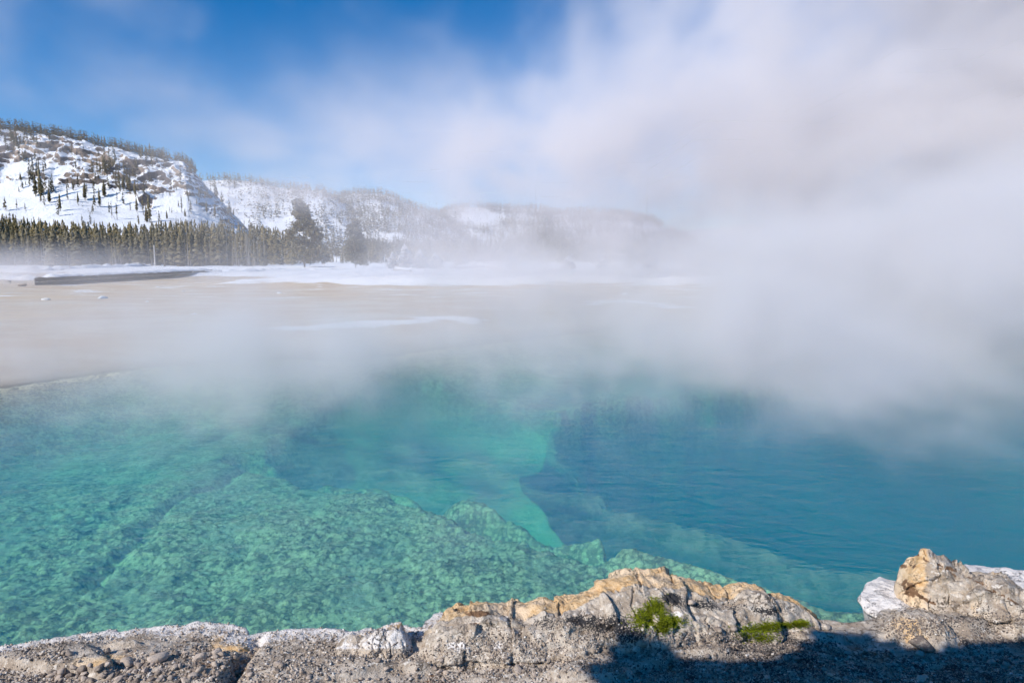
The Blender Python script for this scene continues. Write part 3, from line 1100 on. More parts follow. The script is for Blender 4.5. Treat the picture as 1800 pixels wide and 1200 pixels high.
sf = sf[(inl.ravel()[sf] > -0.10).any(1)]
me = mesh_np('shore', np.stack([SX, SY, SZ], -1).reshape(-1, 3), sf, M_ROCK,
             attrs={'tan': tanm, 'white': white, 'lichen': lich_shade * (white < 0.4), 'brown': brown * (inl > 0.3)})
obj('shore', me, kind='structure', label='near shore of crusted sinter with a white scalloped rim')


def shore_height(x, y):
    i = np.clip(((np.asarray(x) - sx[0]) / 0.0135).astype(int), 0, len(sx) - 1)
    j = np.clip(((np.asarray(y) - sy[0]) / 0.0125).astype(int), 0, len(sy) - 1)
    return SZ[i, j], inl[i, j]


# ------------------------------------------------------------------ rocks of the rim
def loft(name, label, spine, nu, nv, lump=0.05, fine=0.012, crack=0.02, seed=0.0, masks=None, square=0.75, cat='rock', group=None, strata=0.0, cell=0.0, facet=0.0):
    """closed rock along a spine of (x, y, z centre, half width across, half height); ends rounded"""
    sp = np.array(spine, float)
    d = np.concatenate([[0], np.cumsum(np.hypot(np.diff(sp[:, 0]), np.diff(sp[:, 1])))])
    t = np.linspace(0, d[-1], nu)
    # smooth interpolation
    from_t = lambda c: np.interp(t, d, sp[:, c])
    c = [from_t(i) for i in range(5)]
    ker = np.hanning(max(5, nu // 22) | 1)
    ker /= ker.sum()
    pad = len(ker) // 2
    c = [np.convolve(np.pad(a, pad, mode='edge'), ker, mode='valid') for a in c]
    cx, cy_, cz, hw, hh = c
    tx, ty = np.gradient(cx), np.gradient(cy_)
    L = np.hypot(tx, ty) + 1e-9
    tx, ty = tx / L, ty / L
    e = np.minimum(t, d[-1] - t)
    er = np.minimum(0.9 * hw.mean(), 0.35 * d[-1])
    endf = np.sqrt(np.clip(1 - (1 - np.clip(e / er, 0, 1)) ** 2.6, 0.0, 1))
    a = np.linspace(0, 2 * np.pi, nv, endpoint=False)
    ca, sa = np.cos(a), np.sin(a)
    su, cu = np.sign(sa) * np.abs(sa) ** square, np.sign(ca) * np.abs(ca) ** square
    off = (hw * endf)[:, None] * cu[None]
    off = np.where(off < 0, off * (1.25 - 0.55 * su[None]), off)
    zz = (hh * (0.35 + 0.65 * endf) * (endf > 0))[:, None] * su[None] * endf[:, None] ** 0.4
    X = cx[:, None] - ty[:, None] * off
    Y = cy_[:, None] + tx[:, None] * off
    Z = cz[:, None] + zz
    nx, ny, nz = -ty[:, None] * ca[None] * 1.0, tx[:, None] * ca[None], np.repeat(sa[None], nu, 0)
    # broad lumps, broken strata, grooves and grain
    D = lump * fbm(X * 3.2 + seed, Y * 3.2, Z * 4.0 + seed, 4)
    D += crack * (ridged(X * 5 + seed, Y * 5, Z * 8, 3) - 0.6) * -1.0
    D += fine * fbm(X * 22, Y * 22, Z * 22 + seed, 4)
    if strata:
        D += strata * np.tanh(4 * noise3(X * 1.5 + seed, Y * 1.5, Z * 26 + 0.5 * fbm(X * 3, Y * 3, 1.0, 2)))
    if cell:
        f1, f2, _ = worley(X + 0.16 * fbm(X * 4, Y * 4, Z * 4, 3), Y + 0.7 * Z + 0.16 * fbm(X * 4, Y * 4, Z * 4 + 9, 3), cell, 4)
        D -= 0.022 * np.exp(-((f2 - f1) / 0.06) ** 2) * smooth(0.0, 0.25, fbm(X * 2.5, Y * 2.5, Z * 2.5 + seed, 2))
        if facet:
            fx, fy = X + 0.05 * fbm(X * 5, Y * 5, Z * 5, 2), Y + 0.8 * Z
            _, _, ci = worley(fx, fy, cell * 1.25, 14)
            tx_, ty_ = np.cos(ci * 57.0), np.sin(ci * 57.0)
            ux, uy = (fx / (cell * 1.25)) % 1 - 0.5, (fy / (cell * 1.25)) % 1 - 0.5
            D += facet * (tx_ * ux + ty_ * uy) + facet * 0.6 * (ci - 0.5)
        D += (0.03 if facet < 0.04 else 0.014) * fbm(X * 9 + seed, Y * 9, Z * 9, 4)
    D = D * np.clip(endf + 0.2, 0, 1)[:, None]
    X, Y, Z = X + nx * D, Y + ny * D, Z + nz * D
    P = np.stack([X, Y, Z], -1).reshape(-1, 3)
    f = []
    I, J = np.meshgrid(np.arange(nu - 1), np.arange(nv), indexing='ij')
    J2 = (J + 1) % nv
    F = np.stack([I * nv + J, I * nv + J2, (I + 1) * nv + J2, (I + 1) * nv + J], -1).reshape(-1, 4)
    at_ = {n: np.zeros(X.shape) for n in ('tan', 'white', 'lichen', 'brown')}
    if masks:
        qx, qy = project(X, Y, Z)
        at_.update(masks(X, Y, Z, sa[None] + 0 * X, off, qx, qy))
    me = mesh_np(name, P, F[:, ::-1] if False else F, M_ROCK, attrs=at_)
    b = bmesh.new()
    b.from_mesh(me)
    bmesh.ops.recalc_face_normals(b, faces=b.faces[:])
    b.to_mesh(me)
    b.free()
    me.polygons.foreach_set('use_smooth', np.ones(len(me.polygons), bool))
    return obj(name, me, label=label, cat=cat, group=group)


def sp(px, py, zt, w, hh):
    """spine point from the far top edge of the rock in the photo: top height zt, half width w, half height hh"""
    v = at(px, py, zt - 0.35 * hh)
    return (v.x, v.y - w, zt - hh, w, hh)


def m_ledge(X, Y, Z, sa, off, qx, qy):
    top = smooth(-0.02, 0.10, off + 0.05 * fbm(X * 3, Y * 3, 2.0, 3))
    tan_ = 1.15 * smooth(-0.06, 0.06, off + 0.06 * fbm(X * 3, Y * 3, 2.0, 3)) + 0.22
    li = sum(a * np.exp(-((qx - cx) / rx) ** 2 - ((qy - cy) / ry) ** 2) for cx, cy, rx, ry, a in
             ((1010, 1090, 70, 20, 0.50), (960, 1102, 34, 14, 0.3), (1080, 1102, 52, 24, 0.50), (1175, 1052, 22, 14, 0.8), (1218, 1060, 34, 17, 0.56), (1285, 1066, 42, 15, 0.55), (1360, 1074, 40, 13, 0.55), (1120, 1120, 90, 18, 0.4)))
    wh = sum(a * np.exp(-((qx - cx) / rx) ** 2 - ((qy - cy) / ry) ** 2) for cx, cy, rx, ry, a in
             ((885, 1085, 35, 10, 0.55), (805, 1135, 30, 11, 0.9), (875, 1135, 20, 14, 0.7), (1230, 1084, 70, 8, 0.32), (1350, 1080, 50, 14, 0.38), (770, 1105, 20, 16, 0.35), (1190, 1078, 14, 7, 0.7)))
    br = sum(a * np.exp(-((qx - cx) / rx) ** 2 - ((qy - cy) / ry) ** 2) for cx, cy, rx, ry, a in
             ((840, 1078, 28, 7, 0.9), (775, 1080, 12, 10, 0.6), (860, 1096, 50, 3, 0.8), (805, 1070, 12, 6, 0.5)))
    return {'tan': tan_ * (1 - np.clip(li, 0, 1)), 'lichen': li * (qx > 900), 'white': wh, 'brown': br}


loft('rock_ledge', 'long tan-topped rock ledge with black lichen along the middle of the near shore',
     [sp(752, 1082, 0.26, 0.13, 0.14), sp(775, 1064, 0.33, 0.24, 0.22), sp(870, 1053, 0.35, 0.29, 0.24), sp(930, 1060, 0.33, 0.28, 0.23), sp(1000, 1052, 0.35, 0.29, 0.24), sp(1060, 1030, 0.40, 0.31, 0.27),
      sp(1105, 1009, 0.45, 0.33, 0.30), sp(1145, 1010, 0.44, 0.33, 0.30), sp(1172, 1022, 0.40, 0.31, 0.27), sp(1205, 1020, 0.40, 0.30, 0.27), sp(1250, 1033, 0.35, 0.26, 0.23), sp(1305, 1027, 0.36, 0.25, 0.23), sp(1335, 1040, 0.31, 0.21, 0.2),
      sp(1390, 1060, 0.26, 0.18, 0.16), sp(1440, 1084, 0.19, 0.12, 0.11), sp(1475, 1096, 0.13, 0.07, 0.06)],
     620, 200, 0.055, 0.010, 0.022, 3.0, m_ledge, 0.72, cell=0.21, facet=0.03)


def m_left(X, Y, Z, sa, off, qx, qy):
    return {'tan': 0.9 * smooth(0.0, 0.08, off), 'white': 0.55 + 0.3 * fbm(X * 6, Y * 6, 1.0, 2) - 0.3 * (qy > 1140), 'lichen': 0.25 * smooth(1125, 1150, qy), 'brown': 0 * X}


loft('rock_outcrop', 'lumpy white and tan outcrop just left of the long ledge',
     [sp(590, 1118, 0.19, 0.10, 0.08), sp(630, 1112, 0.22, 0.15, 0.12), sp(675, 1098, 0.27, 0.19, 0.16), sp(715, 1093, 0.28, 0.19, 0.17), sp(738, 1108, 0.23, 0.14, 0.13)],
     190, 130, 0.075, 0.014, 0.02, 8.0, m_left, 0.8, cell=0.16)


def m_block(X, Y, Z, sa, off, qx, qy):
    br = sum(a * np.exp(-((qx - cx) / rx) ** 2 - ((qy - cy) / ry) ** 2) for cx, cy, rx, ry, a in
             ((1594, 1026, 24, 16, 0.62), (1602, 1044, 16, 10, 0.55), (1600, 995, 34, 7, 0.6), (1660, 1050, 30, 8, 0.45), (1560, 992, 10, 4, 0.6)))
    br = br + 0.75 * smooth(0.16, 0.30, noise3(X * 3.0, Y * 3.0, (Z + 0.45 * X) * 22)) * smooth(1560, 1600, qx) * 0.8
    return {'tan': 0.75 * smooth(1650, 1580, qx) + 0.34 + 0.2 * fbm(X * 4, Y * 4, 1.0, 2), 'white': 0.55 * np.exp(-((qx - 1640) / 26) ** 2 - ((qy - 1018) / 8) ** 2) + 0.4 * np.exp(-((qx - 1700) / 30) ** 2 - ((qy - 1065) / 10) ** 2),
            'lichen': 0.30 * smooth(1640, 1720, qx), 'brown': br}


loft('boulder', 'big angular brown and tan boulder rising at the right end of the shore',
     [sp(1552, 988, 0.40, 0.16, 0.26), sp(1580, 980, 0.45, 0.19, 0.31), sp(1622, 988, 0.42, 0.22, 0.30), sp(1655, 1007, 0.36, 0.25, 0.26), sp(1700, 1022, 0.33, 0.28, 0.24),
      sp(1750, 1038, 0.31, 0.29, 0.23), sp(1800, 1052, 0.29, 0.30, 0.22), sp(1880, 1060, 0.28, 0.30, 0.2), sp(1960, 1070, 0.24, 0.25, 0.18)],
     330, 190, 0.10, 0.014, 0.045, 21.0, m_block, 0.5, strata=0.012, cell=0.17, facet=0.05)


def m_dome(X, Y, Z, sa, off, qx, qy):
    return {'tan': 0.35 + 0.5 * fbm(X * 5, Y * 5, 3.0, 2), 'lichen': 0.12 + 0 * X, 'brown': 0.4 * np.exp(-((qx - 1560) / 25) ** 2 - ((qy - 1085) / 8) ** 2), 'white': 0 * X}


loft('rounded_rock', 'low rounded tan rock studded with grit below the big boulder',
     [sp(1528, 1090, 0.22, 0.10, 0.10), sp(1555, 1076, 0.28, 0.16, 0.16), sp(1600, 1072, 0.30, 0.19, 0.18), sp(1635, 1080, 0.27, 0.17, 0.15), sp(1655, 1096, 0.22, 0.1, 0.1)],
     170, 130, 0.04, 0.014, 0.012, 31.0, m_dome, 0.85)


def slab(name, label, outline, zt, thick, seed, masks, dome=0.03, n=160, m=70):
    """flat scalloped crust plate from a plan outline"""
    P = np.array([tuple(at(a, b, zt)[:2]) for a, b in outline])
    c = P.mean(0)
    d = np.concatenate([[0], np.cumsum(np.hypot(*np.diff(np.vstack([P, P[:1]]), axis=0).T))])
    t = np.linspace(0, d[-1], n, endpoint=False)
    ox = np.interp(t, d, np.append(P[:, 0], P[0, 0]))
    oy = np.interp(t, d, np.append(P[:, 1], P[0, 1]))
    sc_ = 1 + 0.05 * np.abs(noise3(t * 26, seed, 0.5)) + 0.06 * noise3(t * 9, seed, 2.5)
    s = np.concatenate([np.linspace(0.02, 1, m), [1.0, 0.97, 0.90, 0.8, 0.6]])
    dz = np.concatenate([np.zeros(m), [-0.012, -0.03, -thick * 0.5, -thick, -thick - 0.2]])
    S, T = np.meshgrid(s, np.arange(n), indexing='ij')
    X = c[0] + (ox - c[0])[T] * S * sc_[T]
    Y = c[1] + (oy - c[1])[T] * S * sc_[T]
    Z = zt + dz[:, None] + dome * (1 - S ** 2) + 0.030 * fbm(X * 6 + seed, Y * 6, 1.0, 4) * (S < 1.01) - 0.012 * np.clip(noise3(X * 20, Y * 20, seed), 0, 1)
    Z -= 0.02 * smooth(0.9, 1.0, S)
    qx, qy = project(X, Y, Z)
    at_ = {k_: np.zeros(X.shape) for k_ in ('tan', 'white', 'lichen', 'brown')}
    at_.update(masks(X, Y, Z, qx, qy))
    I, J = np.meshgrid(np.arange(len(s) - 1), np.arange(n), indexing='ij')
    J2 = (J + 1) % n
    F = np.stack([I * n + J, (I + 1) * n + J, (I + 1) * n + J2, I * n + J2], -1).reshape(-1, 4)
    me = mesh_np(name, np.stack([X, Y, Z], -1).reshape(-1, 3), F, M_ROCK, attrs=at_)
    return obj(name, me, label=label, cat='rock')


slab('sinter_shelf', 'small white scalloped crust shelf over the water left of the big boulder',
     [(1508, 1047), (1522, 1022), (1545, 1012), (1575, 1018), (1610, 1040), (1615, 1075), (1580, 1090), (1545, 1080), (1525, 1068)], 0.13, 0.08, 3.0,
     lambda X, Y, Z, qx, qy: {'white': 0.95 + 0 * X, 'brown': 0.45 * np.exp(-((qx - 1578) / 16) ** 2 - ((qy - 1055) / 8) ** 2)})
slab('sinter_shelf', 'wide white crust shelf over the water behind the big boulder at the right edge',
     [(1648, 1002), (1690, 992), (1735, 994), (1765, 1004), (1800, 1003), (1880, 998), (1960, 1005), (1960, 1080), (1800, 1085), (1700, 1050)], 0.15, 0.08, 7.0,
     lambda X, Y, Z, qx, qy: {'white': 1.0 + 0 * X, 'tan': 0.75 * np.exp(-((qx - 1725) / 30) ** 2 - ((qy - 1012) / 7) ** 2) + 0.7 * np.exp(-((qx - 1790) / 30) ** 2 - ((qy - 1033) / 9) ** 2)}, dome=0.05)
# ------------------------------------------------------------------ gravel, stones, moss
from mathutils.bvhtree import BVHTree
NEAR = [o for o in bpy.data.objects if o.name.split('.')[0] in ('shore', 'rock_ledge', 'rock_outcrop', 'boulder', 'rounded_rock', 'sinter_shelf')]
BV = []
for o in NEAR:
    me = o.data
    co = np.empty(len(me.vertices) * 3, np.float32)
    me.vertices.foreach_get('co', co)
    vi = np.empty(len(me.loops), np.int32)
    me.loops.foreach_get('vertex_index', vi)
    BV.append((o.name.split('.')[0], BVHTree.FromPolygons(co.reshape(-1, 3).tolist(), vi.reshape(-1, 4).tolist())))


def drop(x, y):
    """highest near surface below (x, y): z, normal, which"""
    best = None
    for nm, t in BV:
        h = t.ray_cast(Vector((x, y, 2.0)), Vector((0, 0, -1)))
        if h[0] is not None and (best is None or h[0].z > best[0]):
            best = (h[0].z, h[1] if h[1].z > 0 else -h[1], nm)
    return best


def sight(px, py):
    """first near surface seen at a photo pixel"""
    rx, rz = ray(px, py)
    d = Vector((rx, 1, rz)).normalized()
    best = None
    for nm, t in BV:
        h = t.ray_cast(Vector((0, 0, CAM_Z)), d)
        if h[0] is not None and (best is None or h[3] < best[2]):
            best = (h[0], h[1] if h[1].z > 0 else -h[1], h[3], nm)
    return best


def pebble_shape(seed, sub, rough):
    b = bmesh.new()
    bmesh.ops.create_icosphere(b, subdivisions=sub, radius=1.0)
    r = np.random.RandomState(seed)
    V = np.array([v.co for v in b.verts])
    F = np.array([[v.index for v in f.verts] for f in b.faces])
    b.free()
    # cut by random planes for angular faces
    for i in range(7 + 3 * sub):
        n = r.normal(size=3)
        n /= np.linalg.norm(n)
        d = 0.50 + 0.36 * r.rand()
        s = V @ n - d
        V = V - np.clip(s, 0, None)[:, None] * n
    V = V * (1 + rough * r.normal(size=(len(V), 1)))
    V *= np.array([1.0, 0.8, 0.62]) * (0.85 + 0.3 * r.rand(3))
    return V, F


def _pebble(k):
    p = wpos(k)
    a = k.attr('tint')
    n = k.noise(p, 130.0, 3, 0.6)
    cr = k.new('ShaderNodeValToRGB', ins={0: a})
    e = cr.color_ramp.elements
    e[0].position, e[0].color = 0.0, (0.09, 0.07, 0.06, 1)
    e[1].position, e[1].color = 1.0, (0.86, 0.80, 0.72, 1)
    for q, c in ((0.18, (0.14, 0.11, 0.09, 1)), (0.35, (0.40, 0.31, 0.24, 1)), (0.55, (0.54, 0.46, 0.39, 1)), (0.75, (0.58, 0.44, 0.31, 1)), (0.88, (0.70, 0.63, 0.56, 1))):
        x = e.new(q)
        x.color = c
    c = k.mix(k.sstep(n, 0.4, 0.7), cr.outputs[0], (0.24, 0.20, 0.17))
    return c, k.bump(n, 0.5, 0.004), None


M_PEBBLE = principled('mixed_gravel', None, 0.9, _pebble, spec=0.25)


def _stone(k):
    p = wpos(k)
    r = k.new('ShaderNodeObjectInfo').outputs['Random']
    n = k.noise(p, 45.0, 5, 0.65)
    n2 = k.noise(p, 160.0, 3, 0.6)
    c = k.mix(r, (0.17, 0.13, 0.105), (0.56, 0.46, 0.38))
    c = k.mix(k.sstep(n, 0.45, 0.7), c, (0.50, 0.40, 0.30))
    c = k.mix(k.sstep(n2, 0.58, 0.7), c, (0.10, 0.085, 0.075))
    return c, k.bump(k.math('ADD', n, k.math('MULTIPLY', n2, 0.4)), 0.8, 0.008), None


M_STONE = principled('grey_brown_stone', None, 0.9, _stone, spec=0.25)

RG = np.random.RandomState(23)
PEB = [pebble_shape(40 + i, 1, 0.05) for i in range(10)]


def gravel_mesh(pos, size, name):
    n = len(pos)
    k = RG.randint(0, len(PEB), n)
    VV, FF, TT = [], [], []
    off = 0
    tint = np.clip(RG.beta(0.9, 0.95, n), 0, 1) * (1 - 0.62 * smooth(0.2, 1.0, pos[:, 0]) * (RG.rand(n) < 0.85))  # dark gravel on the right, its tint lowered to deepen the shade too
    for i, (V, F) in enumerate(PEB):
        m = np.where(k == i)[0]
        if not len(m):
            continue
        a, b_ = RG.rand(len(m)) * 6.28, RG.normal(size=len(m)) * 0.4
        ca, sa, cb, sb = np.cos(a)[:, None], np.sin(a)[:, None], np.cos(b_)[:, None], np.sin(b_)[:, None]
        x, y, z = V[None, :, 0], V[None, :, 1], V[None, :, 2]
        x, z = x * cb - z * sb, x * sb + z * cb
        x, y = x * ca - y * sa, x * sa + y * ca
        s = size[m][:, None]
        VV.append(np.stack([x * s + pos[m, 0:1], y * s + pos[m, 1:2], z * s + pos[m, 2:3]], -1).reshape(-1, 3))
        FF.append((F[None] + (np.arange(len(m)) * len(V))[:, None, None] + off).reshape(-1, 3))
        TT.append(np.repeat(tint[m], len(V)))
        off += len(V) * len(m)
    return mesh_np(name, np.concatenate(VV), np.concatenate(FF), M_PEBBLE, False, {'tint': np.concatenate(TT)})


# loose gravel over the shore, thicker towards the viewer
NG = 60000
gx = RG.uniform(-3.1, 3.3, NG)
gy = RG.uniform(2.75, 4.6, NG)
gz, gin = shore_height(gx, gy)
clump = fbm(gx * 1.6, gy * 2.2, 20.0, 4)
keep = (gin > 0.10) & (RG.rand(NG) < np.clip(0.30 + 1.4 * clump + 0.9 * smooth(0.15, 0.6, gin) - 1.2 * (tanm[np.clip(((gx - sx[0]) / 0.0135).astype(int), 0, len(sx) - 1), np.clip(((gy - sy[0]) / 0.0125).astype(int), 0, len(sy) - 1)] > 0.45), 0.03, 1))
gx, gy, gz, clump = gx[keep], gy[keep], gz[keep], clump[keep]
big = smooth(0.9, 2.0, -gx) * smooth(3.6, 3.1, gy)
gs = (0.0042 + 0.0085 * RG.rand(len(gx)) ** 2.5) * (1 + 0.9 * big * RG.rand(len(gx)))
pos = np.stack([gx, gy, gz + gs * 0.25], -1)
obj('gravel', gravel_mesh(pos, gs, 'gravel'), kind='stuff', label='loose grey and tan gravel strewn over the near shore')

# grit lying on the lower faces of the rocks
pts, szs = [], []
for (cx, cy_, rx, ry, n) in ((880, 1140, 130, 30, 1300), (1050, 1120, 110, 28, 900), (1280, 1125, 130, 22, 1500), (1590, 1105, 65, 22, 700), (1720, 1095, 100, 18, 1100), (690, 1150, 70, 22, 500)):
    for i in range(n):
        h = sight(cx + rx * RG.normal() * 0.6, cy_ + ry * RG.normal() * 0.6)
        if h and h[3] != 'shore' and h[1].z > 0.25:
            s = 0.004 + 0.006 * RG.rand() ** 2
            pts.append(h[0] + h[1] * s * 0.2)
            szs.append(s)
obj('grit', gravel_mesh(np.array([tuple(p) for p in pts]), np.array(szs), 'grit'), kind='stuff', label='pale grit stuck to the lower faces of the rim rocks')

# white crumbs along the crusted rim
NC = 26000
cxr, cyr = RG.uniform(-3.3, 1.0, NC), RG.uniform(3.2, 4.6, NC)
czr, cin = shore_height(cxr, cyr)
kk = (cin > 0.012) & (cin < 0.30) & (RG.rand(NC) < 0.9 - 2.6 * cin)
cs = 0.003 + 0.009 * RG.rand(kk.sum()) ** 2.2
cm = gravel_mesh(np.stack([cxr[kk], cyr[kk], czr[kk] + cs * 0.1], -1), cs, 'crust_crumbs')
ct = np.empty(len(cm.vertices), np.float32)
cm.attributes['tint'].data.foreach_get('value', ct)
cm.attributes['tint'].data.foreach_set('value', (0.70 + 0.30 * ct).astype(np.float32))
obj('crust_crumbs', cm, kind='stuff', label='white sinter crumbs along the rim of the pool')

# stones large enough to pick out
STONES = []
for i in range(9):
    V, F = pebble_shape(70 + i, 2, 0.03)
    V = V * (1 + 0.07 * fbm(V[:, 0] * 2 + i, V[:, 1] * 2, V[:, 2] * 2, 3))[:, None]
    STONES.append(mesh_np('stone', V, F, M_STONE, False))


def put_stone(px, py, npx, label, group, tilt=0.3):
    h = sight(px, py)
    if not h:
        return
    s = npx * h[2] / FPX / 2
    o = obj('stone', STONES[RG.randint(9)], label=label, cat='stone', group=group, loc=h[0] + Vector((0, 0, s * 0.22)))
    o.scale = (s * RG.uniform(0.85, 1.2), s * RG.uniform(0.8, 1.1), s * RG.uniform(0.7, 1.0))
    o.rotation_euler = (RG.normal() * tilt, RG.normal() * tilt, RG.rand() * 6.28)


for i in range(105):
    hx, hy, hn = RG.uniform(90, 455), RG.triangular(1138, 1195, 1202), RG.uniform(8, 19)
    put_stone(hx, hy, hn, ('fist-sized' if hn > 14 else 'small') + ' angular stone of the lower left heap, '
              + ('left of its largest pale stone' if hx < 245 else 'around its largest pale stone' if hx < 310 else 'below the tan slab'),
              'stones of the heap at the lower left of the shore')
for i in range(26):
    put_stone(RG.uniform(460, 740), RG.triangular(1150, 1190, 1202), RG.uniform(8, 14), 'small stone in the gravel below the white outcrop', 'stones below the white outcrop')
for i in range(26):
    put_stone(RG.uniform(760, 1050), RG.triangular(1145, 1185, 1202), RG.uniform(8, 15), 'small stone in the gravel in front of the long ledge', 'stones in front of the long ledge')
for i in range(46):
    put_stone(RG.uniform(1080, 1790), RG.triangular(1130, 1180, 1202), RG.uniform(8, 17), 'small stone in the shaded gravel at the lower right', 'stones in the shaded gravel at the lower right')
for px, py, n, lab in ((275, 1160, 34, 'largest pale grey stone on the stony heap at the lower left'),
                       (352, 1158, 26, 'dark grey stone in front of the tan slab at the left'),
                       (225, 1168, 30, 'broad tan stone lying in the stony heap left of the large pale one'),
                       (380, 1148, 22, 'grey stone leaning on the front edge of the tan slab'),
                       (495, 1172, 18, 'brown stone alone on the pale crust below the rim, left of the outcrop'),
                       (910, 1178, 22, 'dark brown stone in the gravel in front of the long ledge'),
                       (1262, 1108, 20, 'dark stone between the two moss patches'),
                       (1290, 1107, 17, 'pale flat stone touching the left tip of the right moss patch'),
                       (1620, 1135, 42, 'broad grey stone half sunk in shadow below the rounded rock'),
                       (1215, 1060, 22, 'flat pale stone on the ledge right of the upper moss')):
    put_stone(px, py, n, lab, 'single larger stones on the near shore', 0.12)

# moss cushions
def _moss(k):
    a = k.attr('tint')
    c = k.mix(a, (0.06, 0.10, 0.008), (0.44, 0.48, 0.02))
    return c, None, None


M_MOSS = principled('green_moss', None, 0.85, _moss, spec=0.2)


def moss(label, blobs, n, keepf):
    V, F, T = [], [], []
    for i in range(n):
        cx, cy_, rx, ry = blobs[RG.randint(len(blobs))]
        px, py = cx + rx * RG.normal() * 0.55, cy_ + ry * RG.normal() * 0.55
        if RG.rand() > keepf(px, py):
            continue
        h = sight(px, py)
        if not h:
            continue
        q, nn = h[0], h[1]
        up = (nn + Vector((0, 0, 0.6))).normalized()
        dd = min(1.0, math.hypot((px - cx) / rx, (py - cy_) / ry))
        hgt = 0.003 + 0.011 * (1 - dd) * (0.5 + 0.5 * RG.rand())
        t0 = np.clip(0.5 + 0.25 * RG.normal(), 0, 1)
        for j in range(12):
            a = RG.rand() * 6.28
            s = Vector((math.cos(a), math.sin(a), 0))
            w = Vector((-math.sin(a), math.cos(a), 0)) * 0.0016
            b0 = q + up * (hgt * RG.uniform(0.2, 0.9)) + s * 0.006 * RG.rand()
            tip = b0 + s * RG.uniform(0.002, 0.005) + up * RG.uniform(0.001, 0.005)
            k = len(V)
            V += [tuple(b0 - w), tuple(b0 + w), tuple(tip)]
            F.append((k, k + 1, k + 2))
            T += [max(0, t0 - 0.3), max(0, t0 - 0.3), min(1, t0 + 0.25)]
    me = mesh_np('moss', np.array(V), np.array(F), M_MOSS, False, {'tint': np.array(T)})
    obj('moss', me, label=label, cat='moss')


moss('bright green moss cushion on the front of the long ledge', [(1150, 1068, 14, 14), (1130, 1088, 20, 16), (1150, 1085, 22, 18), (1180, 1094, 22, 11), (1165, 1103, 10, 9)], 3600,
     lambda x, y: 1.0 if (x - 1152) ** 2 + (y - 1086) ** 2 > 60 else 0.15)
moss('flatter yellow-green moss patch at the foot of the ledge, right of the cushion', [(1320, 1112, 22, 13), (1350, 1103, 26, 9), (1385, 1098, 26, 5), (1405, 1096, 14, 5), (1340, 1122, 26, 8)], 3000,
     lambda x, y: 0.55 + 0.45 * (y < 1112))
# ------------------------------------------------------------------ far boardwalk, logs, lumps
def beam(p0, p1, w, h, name, mat, parent=None):
    """box beam from p0 to p1 (centres of the end faces)"""
    p0, p1 = Vector(p0), Vector(p1)
    t = (p1 - p0).normalized()
    up = Vector((0, 0, 1)) if abs(t.z) < 0.9 else Vector((0, 1, 0))
    s = t.cross(up).normalized()
    u = s.cross(t).normalized()
    V = [tuple(p + s * a * w / 2 + u * b * h / 2) for p in (p0, p1) for a, b in ((-1, -1), (1, -1), (1, 1), (-1, 1))]
    F = [(0, 1, 2, 3), (7, 6, 5, 4), (0, 4, 5, 1), (1, 5, 6, 2), (2, 6, 7, 3), (3, 7, 4, 0)]
    me = bpy.data.meshes.new(name)
    me.from_pydata(V, [], F)
    me.update()
    b = bmesh.new()
    b.from_mesh(me)
    bmesh.ops.recalc_face_normals(b, faces=b.faces[:])
    bmesh.ops.bevel(b, geom=b.edges[:], offset=min(w, h) * 0.08, segments=1, affect='EDGES')
    b.to_mesh(me)
    b.free()
    me.materials.append(mat)
    return obj(name, me, parent)


M_PLANK = principled('dark_weathered_planks', None, 0.9, lambda k: (
    k.mix(k.noise(wpos(k), 3.5, 5), (0.075, 0.058, 0.048), (0.22, 0.175, 0.145)), k.bump(k.noise(wpos(k), 20, 4), 0.5, 0.01), None), spec=0.2)


def snow_strip(path, w, h, name, parent=None, seed=0.0, nu=120, nv=9, label=None, cat=None, group=None):
    """humped snow lying along a line of points"""
    P = np.array([tuple(p) for p in path], float)
    d = np.concatenate([[0], np.cumsum(np.linalg.norm(np.diff(P, axis=0), axis=1))])
    t = np.linspace(0, d[-1], nu)
    c = np.stack([np.interp(t, d, P[:, i]) for i in range(3)], -1)
    tx, ty = np.gradient(c[:, 0]), np.gradient(c[:, 1])
    L = np.hypot(tx, ty) + 1e-9
    nx, ny = -ty / L, tx / L
    s = np.linspace(-1, 1, nv)
    e = np.clip(np.minimum(t, d[-1] - t) / (0.6 * w), 0, 1) ** 0.5
    S, E = np.meshgrid(s, e, indexing='xy')
    T = np.repeat(t[:, None], nv, 1)
    ww = w * (0.8 + 0.5 * noise3(T * 0.8 / w, seed, 0.3)) * (0.3 + 0.7 * E)
    X = c[:, 0:1] + nx[:, None] * S * ww
    Y = c[:, 1:2] + ny[:, None] * S * ww
    Z = c[:, 2:3] + h * E * np.clip(1 - S ** 2, 0, 1) ** 0.6 * (0.75 + 0.9 * noise3(X * 1.3 / w, Y * 1.3 / w, seed)) - 0.02
    me = mesh_np(name, np.stack([X, Y, Z], -1).reshape(-1, 3), grid_faces(nu, nv), M_SNOW)
    return obj(name, me, parent, label=label, cat=cat, group=group)


